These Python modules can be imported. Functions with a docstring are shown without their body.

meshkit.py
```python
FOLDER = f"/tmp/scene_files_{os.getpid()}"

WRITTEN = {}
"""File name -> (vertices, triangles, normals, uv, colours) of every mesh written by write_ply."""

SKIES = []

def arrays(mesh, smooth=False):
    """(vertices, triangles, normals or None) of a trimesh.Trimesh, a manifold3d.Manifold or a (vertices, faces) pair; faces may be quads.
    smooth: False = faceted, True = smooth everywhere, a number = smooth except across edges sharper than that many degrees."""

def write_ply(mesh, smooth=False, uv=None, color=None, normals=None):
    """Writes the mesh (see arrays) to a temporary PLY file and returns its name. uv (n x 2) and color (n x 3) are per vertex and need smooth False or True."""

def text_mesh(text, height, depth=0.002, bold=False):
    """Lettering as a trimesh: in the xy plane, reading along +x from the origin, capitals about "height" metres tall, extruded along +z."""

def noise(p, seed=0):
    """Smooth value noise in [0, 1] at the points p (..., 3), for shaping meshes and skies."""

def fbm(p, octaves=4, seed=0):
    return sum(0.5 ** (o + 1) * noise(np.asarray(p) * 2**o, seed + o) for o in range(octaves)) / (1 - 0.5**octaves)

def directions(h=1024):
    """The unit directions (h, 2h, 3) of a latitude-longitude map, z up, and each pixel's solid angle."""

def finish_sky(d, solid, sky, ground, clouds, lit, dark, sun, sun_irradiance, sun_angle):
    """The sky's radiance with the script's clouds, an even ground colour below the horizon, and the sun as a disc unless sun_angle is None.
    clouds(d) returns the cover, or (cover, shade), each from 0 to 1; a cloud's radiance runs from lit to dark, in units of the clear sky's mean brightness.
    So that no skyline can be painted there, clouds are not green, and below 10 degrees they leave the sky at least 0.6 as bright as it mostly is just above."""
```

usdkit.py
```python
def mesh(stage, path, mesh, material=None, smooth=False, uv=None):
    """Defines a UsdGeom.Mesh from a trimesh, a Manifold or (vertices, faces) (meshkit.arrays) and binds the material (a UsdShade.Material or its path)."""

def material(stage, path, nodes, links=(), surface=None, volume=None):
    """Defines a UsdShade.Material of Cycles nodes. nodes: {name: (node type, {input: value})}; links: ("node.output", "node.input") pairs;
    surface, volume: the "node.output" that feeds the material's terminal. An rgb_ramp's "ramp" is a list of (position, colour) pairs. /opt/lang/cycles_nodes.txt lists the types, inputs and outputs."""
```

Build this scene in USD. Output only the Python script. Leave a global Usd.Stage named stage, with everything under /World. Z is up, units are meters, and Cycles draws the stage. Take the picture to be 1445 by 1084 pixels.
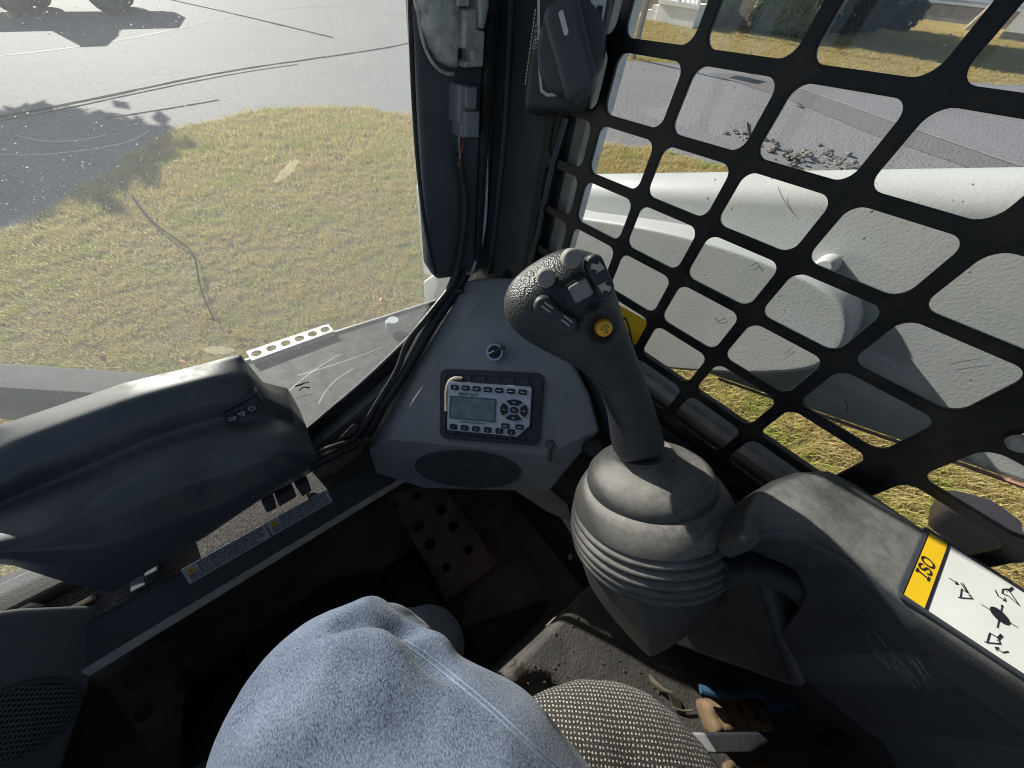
import math, random
import numpy as np
import trimesh
import manifold3d as m3
from manifold3d import Manifold
from scipy.spatial import Delaunay, cKDTree
from scipy.interpolate import RectBivariateSpline, CubicSpline
from shapely.geometry import Polygon, Point, LineString, MultiPolygon, box as sbox
from shapely import affinity, contains_xy
from shapely.ops import unary_union
from pxr import Usd, UsdGeom, UsdLux, UsdShade, Gf, Sdf, Vt
import usdkit, meshkit

rng = np.random.default_rng(7)
random.seed(7)
stage = Usd.Stage.CreateInMemory()
UsdGeom.SetStageUpAxis(stage, UsdGeom.Tokens.z)
UsdGeom.SetStageMetersPerUnit(stage, 1.0)
stage.SetDefaultPrim(UsdGeom.Xform.Define(stage, '/World').GetPrim())

# ---------------------------------------------------------------- camera, sky, sun, exposure
EYE = 1.65            # lens height above the level ground
F_PX, CX, CY, W_PX = 440.0, 722.5, 542.0, 1445.0
# lens axes in the machine's own frame (x right, y ahead, z up; the machine leans on the verge)
LENS = np.array([[0.75662787, -0.41362468, 0.50638808], [-0.641772, -0.61795323, 0.45416132], [0.12507182, -0.6686168, -0.73301338]])
LEAN = np.array([[0.98865, 0.0, 0.15021], [-0.00615, 0.99916, 0.0405], [-0.15008, -0.04096, 0.98782]])
u_, s_, v_ = np.linalg.svd(LEAN); LEAN = u_ @ v_
u_, s_, v_ = np.linalg.svd(LENS); LENS = u_ @ v_
G = LEAN @ LENS
cam = UsdGeom.Camera.Define(stage, '/World/camera')
cam.CreateHorizontalApertureAttr(36.0); cam.CreateVerticalApertureAttr(27.0)
cam.CreateFocalLengthAttr(36.0 * F_PX / W_PX)
cam.CreateClippingRangeAttr(Gf.Vec2f(0.02, 2000))
cm = np.eye(4); cm[:3, 0], cm[:3, 1], cm[:3, 2], cm[:3, 3] = G[:, 0], -G[:, 1], -G[:, 2], (0, 0, EYE)
cam.AddTransformOp().Set(Gf.Matrix4d(cm.T.tolist()))
EXPOSURE = 1.0
cam.CreateExposureAttr(EXPOSURE)

SUN_EL, SUN_AZ = math.radians(22.5), math.radians(-4)      # azimuth from +y (ahead) towards +x
SUN = np.array([math.sin(SUN_AZ) * math.cos(SUN_EL), math.cos(SUN_AZ) * math.cos(SUN_EL), math.sin(SUN_EL)])
sun = UsdLux.DistantLight.Define(stage, '/World/sun')
sun.CreateIntensityAttr(1.25); sun.CreateAngleAttr(0.53); sun.CreateNormalizeAttr(True)
sun.CreateColorAttr(Gf.Vec3f(1.0, 0.95, 0.87))
zc = SUN; xc = np.cross([0, 0, 1], zc); xc /= np.linalg.norm(xc); yc = np.cross(zc, xc)
sm = np.eye(4); sm[:3, 0], sm[:3, 1], sm[:3, 2] = xc, yc, zc
sun.AddTransformOp().Set(Gf.Matrix4d(sm.T.tolist()))
sky = UsdLux.DomeLight.Define(stage, '/World/sky')
skym = usdkit.material(stage, '/World/Looks/sky_air', {
    's': ('sky_texture', {'sky_type': 'single_scattering', 'sun_disc': False, 'sun_elevation': SUN_EL, 'sun_rotation': SUN_AZ, 'altitude': 100.0}),
    'b': ('background_shader', {'strength': 0.06})}, [('s.color', 'b.color')], surface='b.background')
UsdShade.MaterialBindingAPI.Apply(sky.GetPrim()).Bind(skym)
sky.GetPrim().SetCustomDataByKey('kind', 'structure')

# ---------------------------------------------------------------- helpers
def ray(px, py):
    return LENS @ np.array([(px - CX) / F_PX, (py - CY) / F_PX, 1.0])
def at(px, py, axis, val):
    d = ray(px, py); return d * (val / d['xyz'.index(axis)])
def ats(pts, axis, val):
    return np.array([at(x, y, axis, val) for x, y in pts])
def on(px, py, o, n):
    d = ray(px, py); return d * (np.dot(o, n) / np.dot(d, n))
def ground(px, py, z=0.0):
    d = LEAN @ ray(px, py); p = d * ((z - EYE) / d[2]); return np.array([p[0], p[1], z])
def to_world(v):
    return np.asarray(v) @ LEAN.T + np.array([0, 0, EYE])
def unit(v):
    v = np.asarray(v, float); return v / np.linalg.norm(v)
def frame(o, xd, yd):
    x = unit(xd); z = unit(np.cross(x, yd)); y = np.cross(z, x)
    m = np.eye(4); m[:3, 0], m[:3, 1], m[:3, 2], m[:3, 3] = x, y, z, o; return m
def placed(mesh, m):
    mesh = tm(mesh).copy(); mesh.apply_transform(m); return mesh
def tm(mesh):
    if isinstance(mesh, trimesh.Trimesh): return mesh
    v, f, _ = meshkit.arrays(mesh); return trimesh.Trimesh(v, f, process=False)
def join(ms):
    return trimesh.util.concatenate([tm(m) for m in ms])

names = {}
def path_for(parent, name):
    k = (parent, name); n = names.get(k, 0); names[k] = n + 1
    return f'{parent}/{name}' + (f'_{n:03d}' if n else '')
bases = {}
def tag(prim, label=None, cat=None, group=None, kind=None):
    for k, v in (('label', label), ('category', cat), ('group', group), ('kind', kind)):
        if v: prim.SetCustomDataByKey(k, v)
def thing(name, label=None, cat=None, group=None, kind=None):
    p = path_for('/World', name)
    x = UsdGeom.Xform.Define(stage, p); tag(x.GetPrim(), label, cat, group, kind)
    bases[p] = None
    return p
def part(parent, name, mesh, material, smooth=35, world=False, label=None, kind=None):
    mesh = tm(mesh)
    v = np.asarray(mesh.vertices)
    if not world: v = to_world(v)
    p = path_for(parent, name); root = '/'.join(p.split('/')[:3])
    if bases.get(root) is None:
        b = np.r_[(v.min(0) + v.max(0))[:2] / 2, v[:, 2].min()]; bases[root] = b
        if p != root: UsdGeom.Xformable(stage.GetPrimAtPath(root)).AddTranslateOp().Set(Gf.Vec3d(*map(float, b)))
    me = usdkit.mesh(stage, p, trimesh.Trimesh(v - bases[root], mesh.faces, process=False), material, smooth=smooth)
    if p == root: me.AddTranslateOp().Set(Gf.Vec3d(*map(float, bases[root])))
    if label: me.GetPrim().SetCustomDataByKey('label', label)
    if kind: me.GetPrim().SetCustomDataByKey('kind', kind)
    return p
def solo(name, mesh, material, label=None, cat=None, group=None, kind=None, smooth=35, world=False):
    p = part('/World', name, mesh, material, smooth, world)
    tag(stage.GetPrimAtPath(p), label, cat, group, kind); return p

def bx(lo, hi, r=0.0):
    lo, hi = np.array(lo, float), np.array(hi, float)
    lo, hi = np.minimum(lo, hi), np.maximum(lo, hi)
    if r <= 0:
        b = trimesh.creation.box(hi - lo); b.apply_translation((lo + hi) / 2); return b
    pts = [(x, y, z) for x in (lo[0] + r, hi[0] - r) for y in (lo[1] + r, hi[1] - r) for z in (lo[2] + r, hi[2] - r)]
    return hull(pts, r)
def hull(pts, r, seg=12):
    s = Manifold.sphere(r, seg)
    return tm(Manifold.batch_hull([s.translate(tuple(map(float, p))) for p in pts]))
def prism(poly, t, m, t0=0.0):
    polys = getattr(poly, 'geoms', [poly])
    out = [trimesh.creation.extrude_polygon(g, t, engine='earcut') for g in polys if not g.is_empty and g.area > 1e-9]
    e = join(out); e.apply_translation([0, 0, t0]); return placed(e, m)
def bevel_prism(poly, t, m, b, t0=0.0):
    """prism with chamfered front and back edges (holes too)"""
    core = []
    for off, a, c in ((-b, 0, t), (-b * .35, b * .3, t - b * .3), (0, b, t - b)):
        core.append(prism(poly.buffer(off, join_style=1), c - a, m, t0 + a))
    return join(core)
def spline(pts, n):
    pts = np.asarray(pts, float); d = np.r_[0, np.cumsum(np.linalg.norm(np.diff(pts, axis=0), axis=1))]
    return CubicSpline(d, pts)(np.linspace(0, d[-1], n))
def tube(pts, r, seg=10, n=None, cap=True):
    P = spline(pts, n) if n else np.asarray(pts, float)
    R = np.broadcast_to(np.interp(np.linspace(0, 1, len(P)), np.linspace(0, 1, np.size(r)), np.ravel(r)), len(P)) if np.size(r) > 1 else np.full(len(P), float(r))
    T = np.gradient(P, axis=0); T /= np.linalg.norm(T, axis=1, keepdims=True)
    a = np.cross(T[0], [0.3, 0.5, 0.8]); rings = []
    for i in range(len(P)):
        a = a - T[i] * (a @ T[i]); a /= np.linalg.norm(a); b = np.cross(T[i], a)
        th = np.linspace(0, 2 * np.pi, seg, endpoint=False)
        rings.append(P[i] + R[i] * (np.outer(np.cos(th), a) + np.outer(np.sin(th), b)))
    return loft(rings, cap)
def loft(rings, cap=True):
    n, k = len(rings[0]), len(rings); V = np.vstack(rings); F = []
    i = np.arange(n); j = (i + 1) % n
    for r in range(k - 1):
        a, b, c, d = r * n + i, r * n + j, (r + 1) * n + j, (r + 1) * n + i
        F += [np.stack([a, b, c], 1), np.stack([a, c, d], 1)]
    if cap:
        V = np.vstack([V, rings[0].mean(0), rings[-1].mean(0)]); c0, c1 = len(V) - 2, len(V) - 1
        F += [np.stack([j, i, np.full(n, c0)], 1), np.stack([(k - 1) * n + i, (k - 1) * n + j, np.full(n, c1)], 1)]
    m = trimesh.Trimesh(V, np.vstack(F), process=False); m.fix_normals(); return m
def lathe(prof, m, seg=32):
    return placed(trimesh.creation.revolve(np.array(prof, float), sections=seg), m)
def resample(ring, step):
    L = LineString(ring); n = max(8, int(L.length / step)); return np.array([L.interpolate(i / n, normalized=True).coords[0] for i in range(n)])
def pillow(poly, m, tf, rf, tb=0.0, rb=0.0, step=0.003, dome=None):
    """A plate of outline poly whose front swells to +tf with edge fillet rf, back to -tb with fillet rb."""
    rings = [resample(r.coords, step) for r in [poly.exterior, *poly.interiors]]
    bnd = np.vstack(rings); pts = [bnd]
    R = max(rf, rb, 1e-6)
    for q in (0.04, 0.13, 0.28, 0.5, 0.75, 1.0):
        g = poly.buffer(-R * q)
        for gg in getattr(g, 'geoms', [g]):
            if gg.is_empty: continue
            for r in [gg.exterior, *gg.interiors]: pts.append(resample(r.coords, step))
    x0, y0, x1, y1 = poly.bounds
    gx, gy = np.meshgrid(np.arange(x0, x1, step * 1.5), np.arange(y0, y1, step * 1.5))
    gi = np.c_[gx.ravel(), gy.ravel()]; inner = poly.buffer(-R - step * .5)
    if not inner.is_empty: pts.append(gi[contains_xy(inner, gi[:, 0], gi[:, 1])])
    P = np.vstack(pts); keep = np.ones(len(P), bool); nb = len(bnd)
    tr = cKDTree(P)
    for i, j in sorted(tr.query_pairs(step * .22)):
        if j >= nb and keep[i]: keep[j] = False
    P = P[keep]
    D = Delaunay(P).simplices; c = P[D].mean(1); D = D[contains_xy(poly.buffer(1e-7), c[:, 0], c[:, 1])]
    a = P[D]; area = (a[:, 1, 0] - a[:, 0, 0]) * (a[:, 2, 1] - a[:, 0, 1]) - (a[:, 1, 1] - a[:, 0, 1]) * (a[:, 2, 0] - a[:, 0, 0])
    D = D[np.abs(area) > 1e-12]; area = area[np.abs(area) > 1e-12]; D[area < 0] = D[area < 0][:, ::-1]
    db, _ = cKDTree(np.vstack([resample(r, step * .25) for r in [rr.coords for rr in [poly.exterior, *poly.interiors]]])).query(P)
    db[:nb] = 0
    def h(t, r):
        if r <= 0: return np.full(len(P), t)
        return t - r + np.sqrt(np.maximum(r * r - (r - np.minimum(db, r)) ** 2, 0))
    zf, zb = h(tf, rf), -h(tb, rb)
    if dome is not None: zf = zf + dome(P) * np.minimum(1, db / max(rf, 1e-4))
    n = len(P)
    V = np.vstack([np.c_[P, zf], np.c_[P, zb]]); F = [D, D[:, ::-1] + n]
    o = 0
    for r in rings:
        k = len(r); i = o + np.arange(k); j = o + (np.arange(k) + 1) % k; o += k
        F += [np.stack([i, i + n, j + n], 1), np.stack([i, j + n, j], 1)]
    me = trimesh.Trimesh(V, np.vstack(F), process=False); me.merge_vertices(digits_vertex=7)
    me.update_faces(me.nondegenerate_faces()); me.fix_normals()
    return placed(me, m)
def rrect(x0, y0, x1, y1, r):
    return sbox(x0 + r, y0 + r, x1 - r, y1 - r).buffer(r, quad_segs=6)
def rpoly(pts, r):
    p = Polygon(pts).buffer(0); return p.buffer(-r, join_style=1).buffer(2 * r, quad_segs=6).buffer(-r, quad_segs=6)
def ribbon(pts, w, nrm, lift=0.0004, t=0.0002):
    """a thin printed or scratched line lying on a surface whose normal is nrm"""
    P = np.asarray(pts, float); N = unit(nrm); T = np.gradient(P, axis=0); T /= np.linalg.norm(T, axis=1, keepdims=True) + 1e-12
    S = np.cross(N, T); S /= np.linalg.norm(S, axis=1, keepdims=True) + 1e-12
    ww = np.broadcast_to(w, len(P))[:, None] / 2
    a, b = P + S * ww + N * lift, P - S * ww + N * lift
    V = np.vstack([a, b]); k = len(P); i = np.arange(k - 1)
    return trimesh.Trimesh(V, np.vstack([np.stack([i, i + k, i + 1], 1), np.stack([i + 1, i + k, i + k + 1], 1)]), process=False)
def local(poly_pts, m):
    """machine points -> 2D in the frame m"""
    inv = np.linalg.inv(m); q = np.c_[np.asarray(poly_pts), np.ones(len(poly_pts))] @ inv.T; return q[:, :2]

# ---------------------------------------------------------------- materials
def mat(name, c1, c2=None, scale=30.0, rough=0.5, metal=0.0, bump=0.0, bscale=None, detail=5, spec=None, pos=(0.35, 0.65), rough2=None, extra=None, voronoi=False, coat=0.0, stretch=None):
    """Painted, moulded or bare surface: two tones mixed by noise, fine relief, and patchy gloss."""
    c2 = c2 or c1
    n = {'g': ('geometry', {}), 'n': ('noise_texture', {'scale': scale, 'detail': float(detail), 'roughness': 0.6}), 'r': ('rgb_ramp', {'ramp': [(pos[0], c1), (pos[1], c2)]}),
         'p': ('principled_bsdf', {'roughness': rough, 'metallic': metal, 'coat_weight': coat})}
    l = [('n.fac', 'r.fac'), ('r.color', 'p.base_color')]
    if stretch:
        n['m'] = ('mapping', {'scale': stretch}); l += [('g.position', 'm.vector'), ('m.vector', 'n.vector')]
    else: l += [('g.position', 'n.vector')]
    if spec is not None: n['p'][1]['specular_ior_level'] = spec
    if rough2 is not None:
        n['q'] = ('map_range', {'from_min': 0.3, 'from_max': 0.7, 'to_min': rough, 'to_max': rough2, 'clamp': True}); l += [('n.fac', 'q.value'), ('q.result', 'p.roughness')]
    if bump:
        if voronoi: n['b'] = ('voronoi_texture', {'scale': bscale or scale * 4, 'feature': 'f1'}); o = 'b.distance'
        else: n['b'] = ('noise_texture', {'scale': bscale or scale * 4, 'detail': 3.0}); o = 'b.fac'
        n['u'] = ('bump', {'strength': 1.0, 'distance': bump}); l += [('g.position', 'b.vector'), (o, 'u.height'), ('u.normal', 'p.normal')]
    return usdkit.material(stage, f'/World/Looks/{name}', n, l, surface='p.BSDF')

black_paint = mat('black_paint', (.007, .008, .010), (.040, .033, .029), scale=34, rough=.26, bump=.00012, bscale=260, rough2=.5, spec=.3, pos=(.5, .78), detail=8)
frame_black = mat('frame_black', (.044, .047, .051), (.060, .063, .067), scale=18, rough=.5, bump=.0001, bscale=300, spec=.3)
column_paint = mat('column_paint', (.070, .082, .092), (.088, .10, .11), scale=25, rough=.42, bump=.0001, bscale=260, rough2=.55)
rubber = mat('rubber', (.014, .014, .016), (.030, .029, .028), scale=40, rough=.62, bump=.0004, bscale=600)
boot_rubber = None
black_plastic = mat('black_plastic', (.040, .045, .056), (.065, .068, .076), scale=12, rough=.42, bump=.00008, bscale=900, rough2=.58)
def dusty(name, c1, c2, dust, scale, rough, bump, bscale, amount=.8, lo=.45, hi=.95, spec=.5):  # dust on upward faces, its pale tone also painting in their sunlit brightness
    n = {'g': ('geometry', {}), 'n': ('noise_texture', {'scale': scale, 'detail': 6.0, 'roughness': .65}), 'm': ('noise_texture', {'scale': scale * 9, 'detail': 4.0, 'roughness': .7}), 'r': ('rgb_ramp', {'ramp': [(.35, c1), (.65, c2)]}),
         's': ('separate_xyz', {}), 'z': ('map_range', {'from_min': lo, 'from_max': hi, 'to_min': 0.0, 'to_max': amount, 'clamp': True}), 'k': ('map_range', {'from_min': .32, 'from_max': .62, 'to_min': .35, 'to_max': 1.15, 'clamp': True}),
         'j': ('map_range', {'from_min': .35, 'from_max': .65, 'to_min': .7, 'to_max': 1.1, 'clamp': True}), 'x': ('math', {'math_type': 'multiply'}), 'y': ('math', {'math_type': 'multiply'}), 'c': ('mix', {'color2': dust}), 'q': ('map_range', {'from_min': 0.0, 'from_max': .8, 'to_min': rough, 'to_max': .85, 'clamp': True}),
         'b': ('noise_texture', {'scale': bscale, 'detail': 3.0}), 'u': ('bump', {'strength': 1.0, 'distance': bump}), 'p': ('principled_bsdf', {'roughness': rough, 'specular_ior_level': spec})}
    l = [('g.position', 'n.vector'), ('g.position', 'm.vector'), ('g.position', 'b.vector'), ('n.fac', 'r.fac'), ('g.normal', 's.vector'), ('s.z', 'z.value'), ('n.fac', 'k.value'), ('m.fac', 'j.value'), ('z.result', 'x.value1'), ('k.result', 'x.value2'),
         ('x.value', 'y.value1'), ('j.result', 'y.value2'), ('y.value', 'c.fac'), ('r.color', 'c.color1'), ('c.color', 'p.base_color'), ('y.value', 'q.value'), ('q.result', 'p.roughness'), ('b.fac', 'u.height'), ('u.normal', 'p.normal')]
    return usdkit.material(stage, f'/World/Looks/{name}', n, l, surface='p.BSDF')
leather_plastic = mat('leather_plastic', (.024, .025, .029), (.036, .036, .038), scale=30, rough=.36, bump=.00045, bscale=820, voronoi=True, rough2=.48)
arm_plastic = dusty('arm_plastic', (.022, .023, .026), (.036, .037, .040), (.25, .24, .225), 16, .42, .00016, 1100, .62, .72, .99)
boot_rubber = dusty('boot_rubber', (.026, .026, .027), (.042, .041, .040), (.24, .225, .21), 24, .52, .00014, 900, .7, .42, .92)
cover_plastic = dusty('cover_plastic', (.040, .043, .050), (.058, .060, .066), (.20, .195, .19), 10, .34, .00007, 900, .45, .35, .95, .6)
switch_plastic = mat('switch_plastic', (.026, .027, .029), (.038, .038, .041), scale=50, rough=.5)
button_grey = mat('button_grey', (.20, .188, .175), (.24, .226, .21), scale=120, rough=.55)
button_black = mat('button_black', (.012, .012, .014), rough=.35)
console_grey = mat('console_grey', (.195, .20, .208), (.235, .24, .246), scale=14, rough=.46, bump=.00012, bscale=900, rough2=.6)
dark_grey = mat('dark_grey', (.085, .088, .096), (.11, .114, .12), scale=16, rough=.5, bump=.0004, bscale=900)
floor_dark = mat('floor_dark', (.105, .096, .088), (.21, .185, .16), scale=13, rough=.75, bump=.001, bscale=180)
mat_dust = mat('mat_dust', (.030, .028, .027), (.058, .050, .044), scale=26, rough=.8, bump=.0012, bscale=220)
pedal_rust = mat('pedal_rust', (.17, .125, .095), (.25, .19, .15), scale=30, rough=.7, bump=.0008, bscale=200)
bezel_dark = mat('bezel_dark', (.026, .027, .030), (.036, .037, .040), scale=30, rough=.45)
grit = mat('grit', (.025, .024, .024), (.13, .12, .11), scale=420, rough=.9, bump=.0012, bscale=700, pos=(.42, .68), detail=3)
grit_dirty = mat('grit_dirty', (.05, .042, .038), (.22, .19, .16), scale=330, rough=.9, bump=.0012, bscale=600, pos=(.42, .68), detail=3)
trim_grey = mat('trim_grey', (.34, .32, .31), (.46, .44, .42), scale=40, rough=.5)
label_white = mat('label_white', (.42, .43, .46), (.55, .55, .56), scale=60, rough=.5)
decal_white = mat('decal_white', (.72, .71, .69), (.80, .79, .77), scale=30, rough=.42)
decal_yellow = mat('decal_yellow', (.82, .50, .010), (.86, .55, .015), scale=30, rough=.42)
warn_yellow = mat('warn_yellow', (.74, .44, .004), (.80, .50, .008), scale=20, rough=.5)
horn_yellow = mat('horn_yellow', (.80, .38, .012), (.85, .43, .02), scale=200, rough=.42)
ink = mat('ink', (.012, .010, .018), rough=.6)
ink_white = mat('ink_white', (.55, .54, .51), rough=.6)
arrow_grey = mat('arrow_grey', (.42, .39, .35), rough=.6)
silver_face = mat('silver_face', (.50, .50, .53), (.60, .59, .61), scale=90, rough=.35, metal=.15)
chrome = mat('chrome', (.55, .55, .57), rough=.25, metal=.9)
lcd = mat('lcd', (.11, .17, .18), (.19, .25, .25), scale=60, rough=.12)
latch_metal = mat('latch_metal', (.62, .60, .56), (.30, .285, .26), scale=90, rough=.45, metal=.15, bump=.0004, bscale=400, pos=(.42, .72), rough2=.6)
connector_grey = mat('connector_grey', (.24, .245, .27), (.29, .295, .31), scale=40, rough=.55)
wire_red = mat('wire_red', (.30, .02, .02), rough=.5)
wire_grey = mat('wire_grey', (.22, .22, .23), rough=.5)
arm_paint = mat('arm_paint', (.345, .365, .357), (.395, .410, .400), scale=5, rough=.5, bump=.00022, bscale=340, rough2=.6, detail=6)
arm_smooth = mat('arm_smooth', (.38, .39, .385), (.44, .445, .43), scale=4, rough=.35, bump=.0003, bscale=60)
red_paint = mat('red_paint', (.26, .10, .09), (.36, .20, .18), scale=20, rough=.5)
deck_metal = mat('deck_metal', (.024, .025, .024), (.052, .053, .051), scale=30, rough=.7, spec=.12, bump=.0006, bscale=200, rough2=.6)
zinc = mat('zinc', (.24, .245, .25), (.36, .36, .355), scale=40, rough=.5, metal=.2)
alu_rail = mat('alu_rail', (.20, .19, .175), (.31, .29, .27), scale=30, rough=.5, metal=.3, bump=.0004, bscale=200)
pillar_grey = mat('pillar_grey', (.46, .46, .47), (.58, .57, .56), scale=60, rough=.5)
glove_hide = mat('glove_hide', (.10, .065, .036), (.15, .098, .056), scale=40, rough=.85, bump=.001, bscale=150)
glove_blue = mat('glove_blue', (.012, .05, .10), (.02, .07, .13), scale=120, rough=.9, bump=.001, bscale=500)
steel_bar = mat('steel_bar', (.016, .018, .022), (.030, .032, .036), scale=20, rough=.7, spec=.15, bump=.0004, bscale=240)
leaf_dry = mat('leaf_dry', (.07, .055, .042), (.12, .095, .07), scale=60, rough=.8)
pinkish = mat('pinkish', (.36, .10, .14), rough=.5)
stub_purple = mat('stub_purple', (.26, .22, .25), (.34, .29, .32), scale=40, rough=.6, bump=.0006, bscale=400)

def denim(name, dark, light):
    n = {'g': ('geometry', {}), 'm': ('mapping', {'rotation': (0.0, 0.0, 0.45), 'scale': (1700, 420, 1000)}), 'k': ('mapping', {'rotation': (0.0, 0.0, -0.9), 'scale': (1000, 620, 620)}),
         'w': ('noise_texture', {'scale': 1.0, 'detail': 2.0}), 'n': ('noise_texture', {'scale': 1.0, 'detail': 2.0}), 'f': ('noise_texture', {'scale': 14.0, 'detail': 5.0, 'roughness': .6}),
         'a': ('math', {'math_type': 'multiply_add', 'value2': .55, 'value3': -.275}), 'b': ('math', {'math_type': 'multiply_add', 'value2': .5}),
         'c': ('math', {'math_type': 'multiply_add', 'value2': .45}), 'r': ('rgb_ramp', {'ramp': [(.24, dark), (.47, tuple(.45 * a + .55 * b for a, b in zip(dark, light))), (.68, light)]}),
         'u': ('bump', {'distance': .0007, 'strength': 1.0}), 'p': ('principled_bsdf', {'roughness': .9, 'specular_ior_level': .12, 'sheen_weight': .1})}
    l = [('g.position', 'm.vector'), ('m.vector', 'w.vector'), ('g.position', 'k.vector'), ('k.vector', 'n.vector'), ('g.position', 'f.vector'),
         ('w.fac', 'a.value1'), ('n.fac', 'b.value1'), ('a.value', 'b.value3'), ('f.fac', 'c.value1'), ('b.value', 'c.value3'), ('c.value', 'r.fac'),
         ('r.color', 'p.base_color'), ('b.value', 'u.height'), ('u.normal', 'p.normal')]
    return usdkit.material(stage, f'/World/Looks/{name}', n, l, surface='p.BSDF')
jeans_cloth = denim('jeans_cloth', (.011, .020, .050), (.175, .208, .275))
jeans_thread = mat('jeans_thread', (.12, .16, .24), (.20, .25, .34), scale=500, rough=.9)

dots = usdkit.material(stage, '/World/Looks/dot_fabric', {
    'g': ('geometry', {}), 'v': ('vector_rotate', {'rotate_type': 'euler_xyz', 'rotation': (0.25, -0.2, 0.75)}), 'm': ('mapping', {'scale': (285, 285, 90)}),
    'x': ('voronoi_texture', {'scale': 1.0, 'randomness': 0.2, 'dimensions': '2D'}), 'n': ('noise_texture', {'scale': 900.0, 'detail': 2.0}),
    'r': ('rgb_ramp', {'ramp': [(.17, (.36, .33, .28)), (.27, (.034, .032, .031))]}), 'e': ('hsv', {'value': 1.0}), 'k': ('map_range', {'from_min': .3, 'from_max': .7, 'to_min': .55, 'to_max': 1.5}),
    'u': ('bump', {'distance': .0012, 'strength': 1.0}), 'p': ('principled_bsdf', {'roughness': .95, 'specular_ior_level': .1, 'sheen_weight': .1})},
    [('g.position', 'v.vector'), ('v.vector', 'm.vector'), ('m.vector', 'x.vector'), ('x.distance', 'r.fac'), ('r.color', 'e.color'), ('g.position', 'n.vector'), ('n.fac', 'k.value'), ('k.result', 'e.value'),
     ('e.color', 'p.base_color'), ('n.fac', 'u.height'), ('u.normal', 'p.normal')], surface='p.BSDF')

def pane_mat(name, dust, tint=(1, 1, 1)):
    return usdkit.material(stage, f'/World/Looks/{name}', {'f': ('layer_weight', {'blend': .5}), 'w': ('math', {'math_type': 'power', 'value2': 5.0}), 'h': ('math', {'math_type': 'multiply_add', 'value2': .7, 'value3': .03}), 't': ('transparent_bsdf', {'color': tint}), 'd': ('translucent_bsdf', {'color': (.70, .74, .80)}),
        'x': ('mix_closure', {'fac': dust}), 'g': ('glossy_bsdf', {'roughness': .02}), 'y': ('mix_closure', {})},
        [('t.BSDF', 'x.closure1'), ('d.BSDF', 'x.closure2'), ('f.facing', 'w.value1'), ('w.value', 'h.value1'), ('h.value', 'y.fac'), ('x.closure', 'y.closure1'), ('g.BSDF', 'y.closure2')], surface='y.closure')
wind_glass = pane_mat('wind_glass', .030, (.96, .98, .97))
side_glass = pane_mat('side_glass', .008, (.97, .98, .98))
speck = usdkit.material(stage, '/World/Looks/dust_speck', {'a': ('diffuse_bsdf', {'color': (.5, .5, .5)}), 'b': ('translucent_bsdf', {'color': (.34, .34, .33)}), 'm': ('mix_closure', {'fac': .6})},
    [('a.BSDF', 'm.closure1'), ('b.BSDF', 'm.closure2')], surface='m.closure')

smear_m = usdkit.material(stage, '/World/Looks/glass_smear', {'a': ('translucent_bsdf', {'color': (.62, .58, .46)}), 't': ('transparent_bsdf', {}), 'm': ('mix_closure', {'fac': .93})}, [('a.BSDF', 'm.closure1'), ('t.BSDF', 'm.closure2')], surface='m.closure')

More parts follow.
